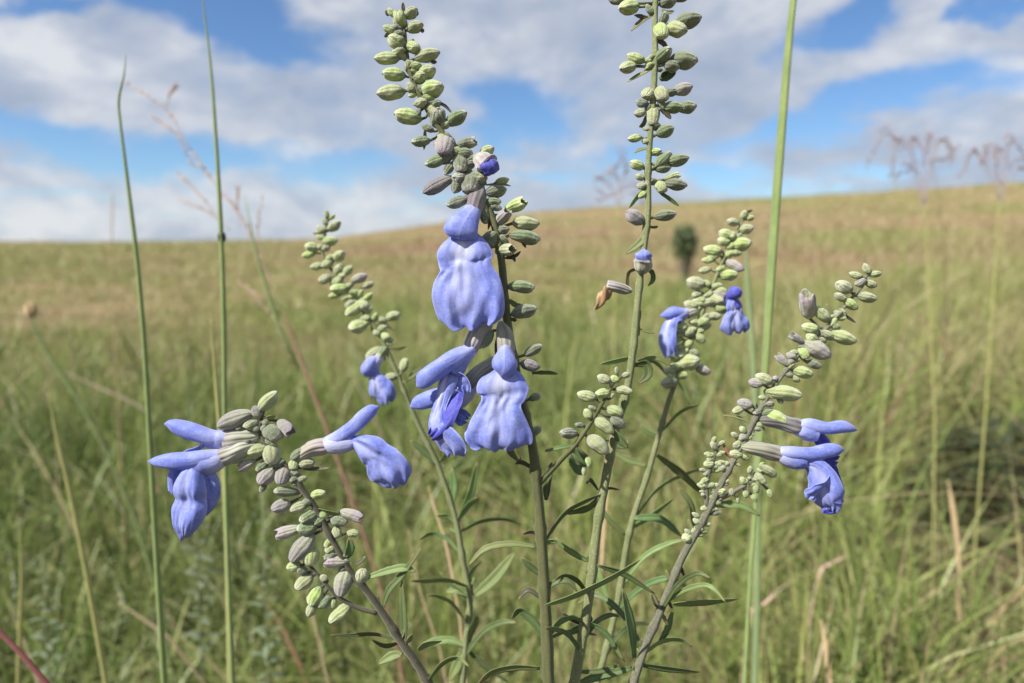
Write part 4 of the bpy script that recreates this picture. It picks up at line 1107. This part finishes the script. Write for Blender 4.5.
pF.leaf([(472, 594), (470, 575), (482, 560)], 5, 'leaf')
pF.leaf([(452, 505), (454, 485), (452, 468)], 9, 'leaf')
pF.leaf([(466, 646), (450, 640), (430, 643), (418, 650)], 8, 'leaf_pale')
pF.leaf([(468, 650), (485, 664), (508, 682)], 9, 'leaf')
pF.leaf([(463, 650), (458, 664), (448, 683)], 10, 'leaf_pale')
pF.leaf([(466, 646), (472, 628), (478, 615)], 9, 'leaf_pale')
f = loft(pF.root, 'flower', [(381, 356, 0, 4, 4), (376, 362, 2, 6, 7), (373, 369, 3, 7, 8), (373, 376, 3, 6, 7)], d6, M['petal'], V3(-0.4, 0.8, 0.4), mark=tubemark)
loft(pF.root, 'upper_lip', [(376, 358, 3, 4, 4), (371, 364, 6, 6, 7), (368, 371, 7, 6, 7), (368, 377, 6, 1, 1)], d6, M['petal'], V3(-0.4, 0.8, 0.4), parent=f, mark=hoodmark)
loft(pF.root, 'calyx', [(387, 346, -1, 2, 2), (384, 350, 0, 4.5, 4.5), (379, 357, 1, 5, 5)], d6, M['bud_dark'], V3(-0.4, 0.8, 0.4), parent=f)
lip(pF.root, 'lower_lip', [(374, 374, 4, 5, 0.5), (377, 379, 5, 8, 0.9), (381, 386, 6, 12, 1.0), (385, 394, 6, 13, 1.1), (387, 402, 4, 7, 0.8)], d6, M['petal'], V3(0.9, 0.2, 0.1), 5, 1, 0, parent=f, flip=-1)
pF.fill(20, 5, 58, 'g', (7, 11))
pF.auto_leaves(5, 520, 690)
pF.finish()


# ------------------------------------------------------------------ separate grasses and stalks
def stalk(name, pts, d, mat, label, catg, group=None, flat=0.5, base=None, extra=None):
    sm = cat([(*p, 0.0) if len(p) == 3 else p for p in pts], 6)
    ps = [P(x, y, d + z) for x, y, w, z in sm]
    rad = [max(0.5, w) * d / F / 2 for x, y, w, z in sm]
    last = ps[-1]; dirv = (ps[-1] - ps[-5]).normalized()
    t = max(0.0, last.z) / max(0.3, -dirv.z)
    if base is None:
        base = last + Vector((dirv.x, dirv.y, 0)) * t * 0.5
    b = Vector((base[0], base[1], gz1(base[0], base[1]) - 0.01))
    low = [last.lerp(b, k / 6) for k in range(1, 7)]
    root = empty(name, b)
    tag(root, label, catg, group)
    mb = MB(); mb.tube(ps + low, rad + [rad[-1]] * 6, 8, flat)
    mb.build('stem', mat, root)
    return root


GB = 'tall single grass blades around the sage'
t1 = stalk('grass_blade', [(126, 54, 1), (124, 75, 3), (119, 98, 5), (120, 120, 5), (128, 185, 7), (137, 260, 9), (144, 340, 10), (150, 440, 11), (157, 560, 12), (165, 692, 13)], 0.36, M['reed'],
           'tall green grass blade with a wavy withered tip, left of all the sage', 'grass blade', GB)
t2 = stalk('grass_blade', [(202, -12, 1.5), (205, 20, 3), (211, 70, 5), (216, 140, 7), (221, 230, 9), (224, 330, 10), (225, 440, 9.5), (228, 560, 9.5), (233, 692, 10)], 0.36, M['reed'],
           'tall straight green grass blade rising above the frame beside the left drooping spike', 'grass blade', GB)
mb = MB(); mb.tube([P(221.6, 233, .36), P(221.8, 237, .36), P(222, 241, .36)], [0.0017, 0.0021, 0.0017], 10); mb.build('joint', M['stem_dark'], t2)
stalk('grass_blade', [(211, 318, 2), (215, 370, 6), (220, 430, 9), (226, 520, 9), (230, 692, 9)], 0.40, M['reed_yellow'], 'shorter yellow green grass blade close behind the straight tall one', 'grass blade', GB)
stalk('grass_blade', [(797, -25, 8), (790, 30, 10), (780, 150, 12), (772, 260, 12), (765, 370, 10), (758, 470, 7.5), (750, 580, 6), (744, 692, 6)], 0.31, M['reed'],
      'thick pale green blade right of the tall stem, running out of the top', 'grass blade', GB)
stalk('grass_blade', [(745, 235, 2), (748, 290, 8), (753, 360, 9), (757, 460, 9), (757, 600, 9)], 0.45, M['reed_blue'], 'dim bluish green grass blade behind the pale right hand spike', 'grass blade', GB)
stalk('grass_blade', [(48, 392, 2), (58, 440, 7), (72, 500, 9), (88, 580, 10), (108, 692, 11)], 0.5, M['reed_yellow'], 'yellowish leaning grass blade low on the far left', 'grass blade', GB)
shd = stalk('seed_grass', [(31, 316, 4), (45, 350, 5), (75, 395, 5.5), (105, 450, 6), (135, 520, 7), (160, 600, 7)], 0.85, M['reed'], 'blurred slanting green stem topped by a faded brown seed head, far left', 'seed head', None)
mb = MB()
for k in range(11):
    a = k * 2.4
    q = 0.4 + 0.6 * (k / 16)
    mb.tube([P(31, 319, .85), P(31 + 7 * q * math.cos(a), 311 + 3 * math.sin(k), .85 + 0.008 * q * math.sin(a)), P(31 + 10 * q * math.cos(a), 303 + 4 * math.sin(k * 1.7), .85 + 0.012 * q * math.sin(a))], [0.001, 0.002, 0.0005], 6)
mb.build('seed_head', M['straw'], shd)
stalk('grass_blade', [(20, 530, 2), (22, 580, 7), (20, 640, 8), (18, 692, 8)], 0.55, M['reed_yellow'], 'short upright pale blade above the red stalk in the corner', 'grass blade', GB)
stalk('red_stalk', [(-30, 600, 6), (0, 632, 5.5), (25, 658, 6), (52, 690, 6.5)], 0.33, M['red_dark'], 'dark red stalk slanting across the lower left corner', 'stalk', None, 0.9)

# straws lying and leaning in the sward
GS = 'dry straws among the grass'
for pts, d, m_, lab in (
        ([(118, 602, 1), (140, 617, 5), (168, 636, 6)], 0.75, 'straw', 'tan straw lying slantwise beside the foot of the wavy tipped blade'),
        ([(428, 486, 2), (436, 512, 8), (447, 548, 8), (460, 620, 6)], 0.42, 'straw', 'thick tan straw leaning behind the lip of the lowest left centre flower'),
        ([(547, 436, 1), (549, 470, 5), (551, 520, 5), (557, 600, 5)], 0.48, 'straw', 'upright tan straw just right of the central stem'),
        ([(610, 452, 1), (606, 500, 6), (600, 580, 6), (592, 660, 6)], 0.5, 'straw', 'tan straw standing between the central stem and the pale spike'),
        ([(821, 620, 2), (826, 650, 8), (830, 690, 8)], 0.55, 'straw', 'broad tan straw at the bottom edge right of the sage'),
        ([(776, 594, 1), (764, 603, 6), (752, 610, 4), (746, 640, 3)], 0.8, 'pink_straw', 'reddish dead blade bent over in the green right of the sage'),
        ([(845, 556, 1), (833, 563, 6), (822, 569, 5), (815, 590, 3)], 0.85, 'pink_straw', 'short pinkish dead leaf caught in the grass on the right'),
        ([(66, 372, 1), (95, 386, 4), (142, 408, 4), (150, 425, 3)], 1.4, 'pink_straw', 'pinkish dry stem lying across the brown patch on the left'),
        ([(948, 480, 1), (953, 510, 6), (958, 550, 5)], 0.9, 'straw', 'pale straw upright beside the dark hollow on the right'),
        ([(300, 560, 1), (312, 610, 5), (330, 692, 6)], 0.5, 'straw', 'grey tan straw under the drooping left spike'),
        ([(408, 530, 1), (420, 590, 5), (440, 650, 5)], 0.5, 'straw', 'thin straw behind the leaves of the bowing stem')):
    stalk('dry_straw', pts, d, M[m_], lab, 'straw', GS, 0.3)


# reddish branched grass at the left
def sprig(mb, pts, d, w):
    sm = cat(pts, 6)
    ps = [P(x, y, d) for x, y in sm]
    mb.tube(ps, [w * (0.30 + 0.3 * math.sin(math.pi * i / len(ps))) * d / F / 2 for i in range(len(ps))], 6)
    # spikelets along it
    for i in range(len(ps) // 3, len(ps), 1):
        for q in range(2):
            a = random.uniform(0, 6.28)
            tg = (ps[i] - ps[i - 1]).normalized()
            dv = (tg + Vector((random.gauss(0, .3), random.gauss(0, .3), random.gauss(0, .3)))).normalized()
            mb.tube([ps[i], ps[i] + dv * (3.0 * d / F), ps[i] + dv * (7 * d / F)], [w * 0.12 * d / F, w * 0.26 * d / F, w * 0.06 * d / F], 5)


tr = stalk('seed_grass', [(283, 312, 1.5), (292, 335, 2.5), (303, 365, 3.2), (320, 410, 3.6), (345, 480, 3.6), (372, 560, 3), (395, 640, 3), (405, 692, 3)], 0.62, M['red_stalk'],
           'reddish branching seed grass leaning left behind the tall blades', 'grass', None, 0.9)
mb = MB()
for pts, w in (([(283, 312), (262, 262), (240, 215), (222, 193)], 5), ([(222, 193), (205, 170), (192, 152)], 6), ([(192, 152), (168, 112), (130, 85)], 4), ([(166, 108), (170, 95), (175, 88)], 5), ([(188, 146), (172, 130), (154, 118)], 4),
               ([(262, 262), (258, 230), (262, 200)], 3), ([(230, 230), (208, 212), (180, 200)], 4), ([(222, 222), (200, 195), (180, 175)], 4), ([(240, 228), (237, 205), (238, 190)], 4), ([(283, 312), (262, 298), (240, 285)], 3.5),
               ([(292, 335), (268, 312), (250, 290)], 3.5), ([(210, 178), (190, 160), (178, 135)], 4)):
    sprig(mb, pts, 0.62, w * 0.48)
mb.build('seed_head', M['pink_straw'], tr)
mb = MB(); mb.tube([P(*p) for p in ((300, 372, .55), (278, 325, .55), (262, 275, .55), (252, 235, .55), (245, 195, .55))], [0.0015, 0.003, 0.003, 0.002, 0.0004], 8, 0.4)
mb.build('leaf', M['reed'], tr)


# drooping plumes at the right and behind the tall stem
def plume(label, x, y, d, footx, footy, arcs, w=5, group=None):
    root = stalk('plume_grass', [(x, y, 1.2), (x + (footx - x) * 0.4, y + (footy - y) * 0.4, 1.8), (footx, footy, 2)], d, M['reed_yellow'], label, 'plume grass', group, 0.9)
    mb = MB()
    for (a, b, c) in arcs:
        for q in range(2):
            j = lambda p_: (p_[0] + random.gauss(0, 4) * q, p_[1] + random.gauss(0, 4) * q)
            sprig(mb, [(x + random.uniform(-1, 2), y + random.uniform(-4, 10)), j(a), j(b), j(c)], d, w * 0.27)
    mb.build('plume', M['plume'], root)
    return root


GP = 'drooping grass plumes on the skyline'
plume('drooping mauve grass plume against the sky on the right, arched over to the left', 925, 205, 1.0, 935, 420,
      [((905, 150), (885, 135), (868, 165)), ((912, 150), (898, 140), (893, 170)), ((922, 150), (915, 140), (918, 172)), ((928, 150), (930, 135), (922, 160)), ((935, 155), (945, 140), (950, 160)), ((920, 175), (905, 165), (895, 180)),
       ((930, 165), (945, 158), (957, 146))], 5, GP)
plume('drooping mauve grass plume against the sky at the right edge', 1000, 200, 1.0, 985, 420,
      [((985, 165), (972, 152), (962, 172)), ((995, 165), (990, 145), (982, 160)), ((1005, 160), (1012, 140), (1020, 150)), ((1000, 160), (996, 148), (998, 178)), ((1008, 170), (1020, 158), (1030, 165))], 5, GP)
plume('thin purplish grass plume just left of the tall stem', 618, 205, 0.9, 612, 420,
      [((612, 190), (603, 180), (597, 178)), ((622, 180), (626, 165), (618, 150)), ((616, 195), (606, 195), (598, 190)), ((624, 190), (634, 185), (640, 192)), ((619, 185), (615, 170), (620, 160))], 4, GP)

sh = stalk('seed_grass', [(113, 195, 2), (112, 220, 2.5), (112, 262, 2.5), (114, 330, 2.5)], 1.2, M['straw'], 'thin distant seed stalk just crossing the horizon at the left', 'grass')

# grey green leafy forbs standing in the sward
def forb(x, y, d, hpx, label):
    root_p = P(x, y + hpx, d)
    b = Vector((root_p.x, root_p.y, gz1(root_p.x, root_p.y)))
    root = empty('leafy_herb', b)
    tag(root, label, 'herb', 'grey green leafy herbs in the sward')
    top = P(x, y, d)
    mb = MB(); mb.tube([top, top.lerp(b, .3), top.lerp(b, .6), b], [0.0006, 0.001, 0.0013, 0.0016], 6)
    mb.build('stem', M['stem_pale'], root)
    mb = MB()
    n = 46
    for k in range(n):
        t = (k / n) ** 0.9 * 0.55
        c = top.lerp(b, t)
        a = k * 2.399
        L = (6 + 15 * min(1, t * 4)) * d / F * random.uniform(.8, 1.2)
        dv = Vector((math.cos(a), math.sin(a), random.uniform(.1, .8))).normalized()
        sd = dv.cross(Vector((0, 0, 1))).normalized()
        rows = []
        for i in range(5):
            s_ = i / 4
            wv = L * 0.16 * math.sin(math.pi * min(1, s_ * .9 + .08))
            c2 = c + dv * (L * s_) + Vector((0, 0, -L * 0.35 * s_ * s_))
            rows.append([(c2 - sd * wv, 0, s_), (c2 + Vector((0, 0, -wv * .3)), .5, s_), (c2 + sd * wv, 1, s_)])
        mb.grid(rows)
    o = mb.build('foliage', M['forb'], root, solid=0.0002)


forb(192, 402, 0.75, 150, 'small feathery grey green herb behind the flowers pointing left')
forb(262, 488, 0.6, 120, 'grey green leafy herb under the left drooping spike')
forb(42, 560, 0.7, 90, 'grey green leafy herb near the red stalk')

# added leaf clump, darkened in colour to stand in for shade in the hollow
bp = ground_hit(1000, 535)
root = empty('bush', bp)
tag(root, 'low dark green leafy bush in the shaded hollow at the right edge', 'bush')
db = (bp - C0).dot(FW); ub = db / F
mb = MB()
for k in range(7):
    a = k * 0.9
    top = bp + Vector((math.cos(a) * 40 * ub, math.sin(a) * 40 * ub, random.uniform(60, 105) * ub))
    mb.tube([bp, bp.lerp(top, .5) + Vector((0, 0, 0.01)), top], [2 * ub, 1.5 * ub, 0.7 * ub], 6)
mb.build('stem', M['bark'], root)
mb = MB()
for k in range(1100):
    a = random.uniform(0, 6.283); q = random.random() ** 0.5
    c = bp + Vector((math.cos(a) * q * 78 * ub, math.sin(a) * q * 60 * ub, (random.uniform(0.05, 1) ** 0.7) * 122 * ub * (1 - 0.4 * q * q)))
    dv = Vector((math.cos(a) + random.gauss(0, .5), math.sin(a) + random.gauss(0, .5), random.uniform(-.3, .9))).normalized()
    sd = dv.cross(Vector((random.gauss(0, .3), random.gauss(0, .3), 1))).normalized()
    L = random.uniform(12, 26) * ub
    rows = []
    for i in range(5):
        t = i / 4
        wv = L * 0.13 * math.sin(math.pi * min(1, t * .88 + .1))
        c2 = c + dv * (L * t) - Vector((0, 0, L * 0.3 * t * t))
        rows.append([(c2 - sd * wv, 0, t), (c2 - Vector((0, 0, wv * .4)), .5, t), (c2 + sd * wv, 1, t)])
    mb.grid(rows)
mb.build('foliage', M['bushleaf'], root)  # leaves of the added clump that stands in for the shade

# distant dark shrub
gp = ground_hit(684, 288)
dd = (gp - C0).dot(FW)
root = empty('shrub', gp)
tag(root, 'small dark round topped shrub standing alone on the slope', 'shrub')
s_ = dd / F * 1.15
mb = MB()
for k in range(5):
    a = k * 1.3
    top = gp + Vector((math.cos(a) * 8 * s_, math.sin(a) * 8 * s_, 45 * s_))
    mb.tube([gp, gp.lerp(top, .5) + Vector((0.02, 0, 0)), top], [1.6 * s_, 1.2 * s_, 0.6 * s_], 6)
mb.build('trunk', M['bark'], root)
mb = MB()
for k in range(900):
    if k < 840:
        v = Vector((random.gauss(0, 1), random.gauss(0, 1), random.gauss(0, 1))).normalized() * random.random() ** 0.45
        c = gp + Vector((v.x * 12 * s_, v.y * 12 * s_, (40 + v.z * 15 + 2.5 * math.sin(v.x * 7)) * s_))
    else:
        c = gp + Vector((random.gauss(0, 5) * s_, random.gauss(0, 5) * s_, random.uniform(4, 34) * s_))
    a = Vector((random.gauss(0, 1), random.gauss(0, 1), random.gauss(0, 1))).normalized(); b = a.orthogonal().normalized()
    L = random.uniform(2, 4) * s_
    mb.grid([[(c - b * L * .1, 0, 0), (c + b * L * .1, 1, 0)], [(c + a * L * .5 - b * L * .35, 0, .5), (c + a * L * .5 + b * L * .35, 1, .5)], [(c + a * L - b * L * .05, 0, 1), (c + a * L + b * L * .05, 1, 1)]])
mb.build('crown', M['shrub'], root, smooth=False)

# ------------------------------------------------------------------ sky and sun
SUN = Vector((-0.60, -0.33, 0.73)).normalized()
w = bpy.data.worlds.new('World')
sc.world = w
w.use_nodes = True
w.node_tree.nodes.clear()
N = NT(w.node_tree)
sky = N.n('ShaderNodeTexSky', sky_type='NISHITA')
sky.sun_disc = False
sky.sun_elevation = math.asin(SUN.z)
sky.sun_rotation = math.atan2(SUN.x, SUN.y)
sky.altitude = 1200
sky.air_density = 1.0
sky.dust_density = 0.3
sky.ozone_density = 2.5
tc = N.n('ShaderNodeTexCoord')
sp = N.n('ShaderNodeSeparateXYZ'); N.l(tc.outputs['Generated'], sp.inputs[0])
az = N.math('ARCTAN2', sp.outputs[0], sp.outputs[1])
el = N.math('ARCSINE', sp.outputs[2])
cb = N.n('ShaderNodeCombineXYZ'); N.l(az, cb.inputs[0]); N.l(N.math('MULTIPLY', el, 1.9), cb.inputs[1])
ang = N.n('ShaderNodeCombineXYZ'); N.l(az, ang.inputs[0]); N.l(el, ang.inputs[1])
# edges of the cloud pushed about by noise
wn = N.n('ShaderNodeTexNoise'); wn.inputs['Scale'].default_value = 7; wn.inputs['Detail'].default_value = 5; wn.inputs['Roughness'].default_value = 0.6
N.l(cb.outputs[0], wn.inputs['Vector'])
wv = N.n('ShaderNodeVectorMath', operation='MULTIPLY_ADD')
N.l(wn.outputs['Color'], wv.inputs[0]); wv.inputs[1].default_value = (0.24, 0.13, 0); wv.inputs[2].default_value = (-0.12, -0.065, 0)
wp = N.n('ShaderNodeVectorMath', operation='ADD'); N.l(ang.outputs[0], wp.inputs[0]); N.l(wv.outputs[0], wp.inputs[1])


def azel(x, y):
    v = (P(x, y, 1) - C0).normalized()
    return math.atan2(v.x, v.y), math.asin(v.z)


def blob(x, y, rx, ry, rot=0):
    a, e = azel(x, y)
    a2, e2 = azel(x + rx, y); a3, e3 = azel(x, y + ry)
    mp = N.n('ShaderNodeMapping', vector_type='TEXTURE')
    mp.inputs['Location'].default_value = (a, e, 0)
    mp.inputs['Rotation'].default_value = (0, 0, R(rot))
    mp.inputs['Scale'].default_value = (abs(a2 - a), abs(e3 - e), 1)
    N.l(wp.outputs[0], mp.inputs[0])
    ln = N.n('ShaderNodeVectorMath', operation='LENGTH'); N.l(mp.outputs[0], ln.inputs[0])
    mr = N.n('ShaderNodeMapRange', interpolation_type='SMOOTHSTEP')
    mr.inputs[1].default_value = 0.1; mr.inputs[2].default_value = 1.45; mr.inputs[3].default_value = 1; mr.inputs[4].default_value = 0
    N.l(ln.outputs['Value'], mr.inputs[0])
    return mr.outputs[0]


gaps = None
for (x, y, rx, ry, rot, st) in ((225, 12, 150, 34, -8, 1.0), (60, 4, 60, 14, 0, .8), (120, 148, 210, 24, -6, 1.0), (320, 172, 80, 20, 0, .7), (510, 112, 62, 44, -12, .95), (600, 160, 60, 18, 0, .5), (840, 12, 75, 36, 25, .95), (790, 34, 50, 26, 20, .6),
                               (1015, 6, 50, 18, -10, .9), (850, 112, 150, 26, 14, .95), (720, 172, 60, 20, 0, .75), (985, 75, 70, 22, 8, .5), (560, 180, 60, 14, 0, .6), (880, 178, 80, 10, 0, .6), (160, 200, 120, 8, 0, .3), (430, 205, 90, 7, 0, .35), (60, 190, 70, 9, 0, .3), (760, 190, 90, 8, 0, .5)):
    b = N.math('MULTIPLY', blob(x, y, rx, ry, rot), st)
    gaps = b if gaps is None else N.math('MAXIMUM', gaps, b)
# cloud texture for the whole dome
cn = N.noise(cb.outputs[0], 5.5, 7, 0.58, 0.3)
cn2 = N.noise(cb.outputs[0], 16, 5, 0.6, 0.2)
dens = N.math('SUBTRACT', N.math('ADD', 0.95, N.math('MULTIPLY', N.math('SUBTRACT', cn, 0.5), 1.7)), N.math('MULTIPLY', gaps, 1.55))
dens = N.math('ADD', dens, N.math('MULTIPLY', N.math('SUBTRACT', cn2, 0.5), 0.75))
mr = N.n('ShaderNodeMapRange', interpolation_type='SMOOTHSTEP')
mr.inputs[1].default_value = -0.25; mr.inputs[2].default_value = 1.05
N.l(dens, mr.inputs[0])
cl = mr.outputs[0]
# brightness of the cloud itself: thick cores greyer, thin rims whiter
bn = N.noise(cb.outputs[0], 4.2, 6, 0.6, 0.4)
br = N.math('ADD', N.math('MULTIPLY', bn, 0.9), N.math('MULTIPLY', N.math('SUBTRACT', cn2, 0.5), 0.35))
ccol = N.ramp(br, [(0.25, (0.22, 0.26, 0.335)), (0.44, (0.295, 0.325, 0.385)), (0.60, (0.45, 0.46, 0.48))])
skyc = N.n('ShaderNodeVectorMath', operation='SCALE'); skyc.inputs['Scale'].default_value = 0.078
tint = N.n('ShaderNodeVectorMath', operation='MULTIPLY'); tint.inputs[1].default_value = (0.68, 0.84, 1.0)
N.l(sky.outputs[0], tint.inputs[0])
N.l(tint.outputs[0], skyc.inputs[0])
mixc = N.mix(N.math('MULTIPLY', cl, 0.93), skyc.outputs[0], ccol)
bg = N.n('ShaderNodeBackground'); N.l(mixc, bg.inputs['Color']); bg.inputs['Strength'].default_value = 1.0
wo = N.n('ShaderNodeOutputWorld'); N.l(bg.outputs[0], wo.inputs[0])

sl = bpy.data.lights.new('sun', 'SUN')
sl.energy = 5.0
sl.angle = R(0.53)
sl.color = (1.0, 0.955, 0.88)
so = bpy.data.objects.new('sun', sl)
so.rotation_euler = SUN.to_track_quat('Z', 'Y').to_euler()
so.location = SUN * 20
COL.objects.link(so)

sc.view_settings.view_transform = 'Standard'
sc.view_settings.look = 'None'
sc.view_settings.gamma = 1
sc.view_settings.exposure = 0.78
sc.view_settings.use_curve_mapping = False
sc.cycles.max_bounces = 6
sc.cycles.diffuse_bounces = 3
sc.cycles.transmission_bounces = 3
sc.cycles.use_denoising = True
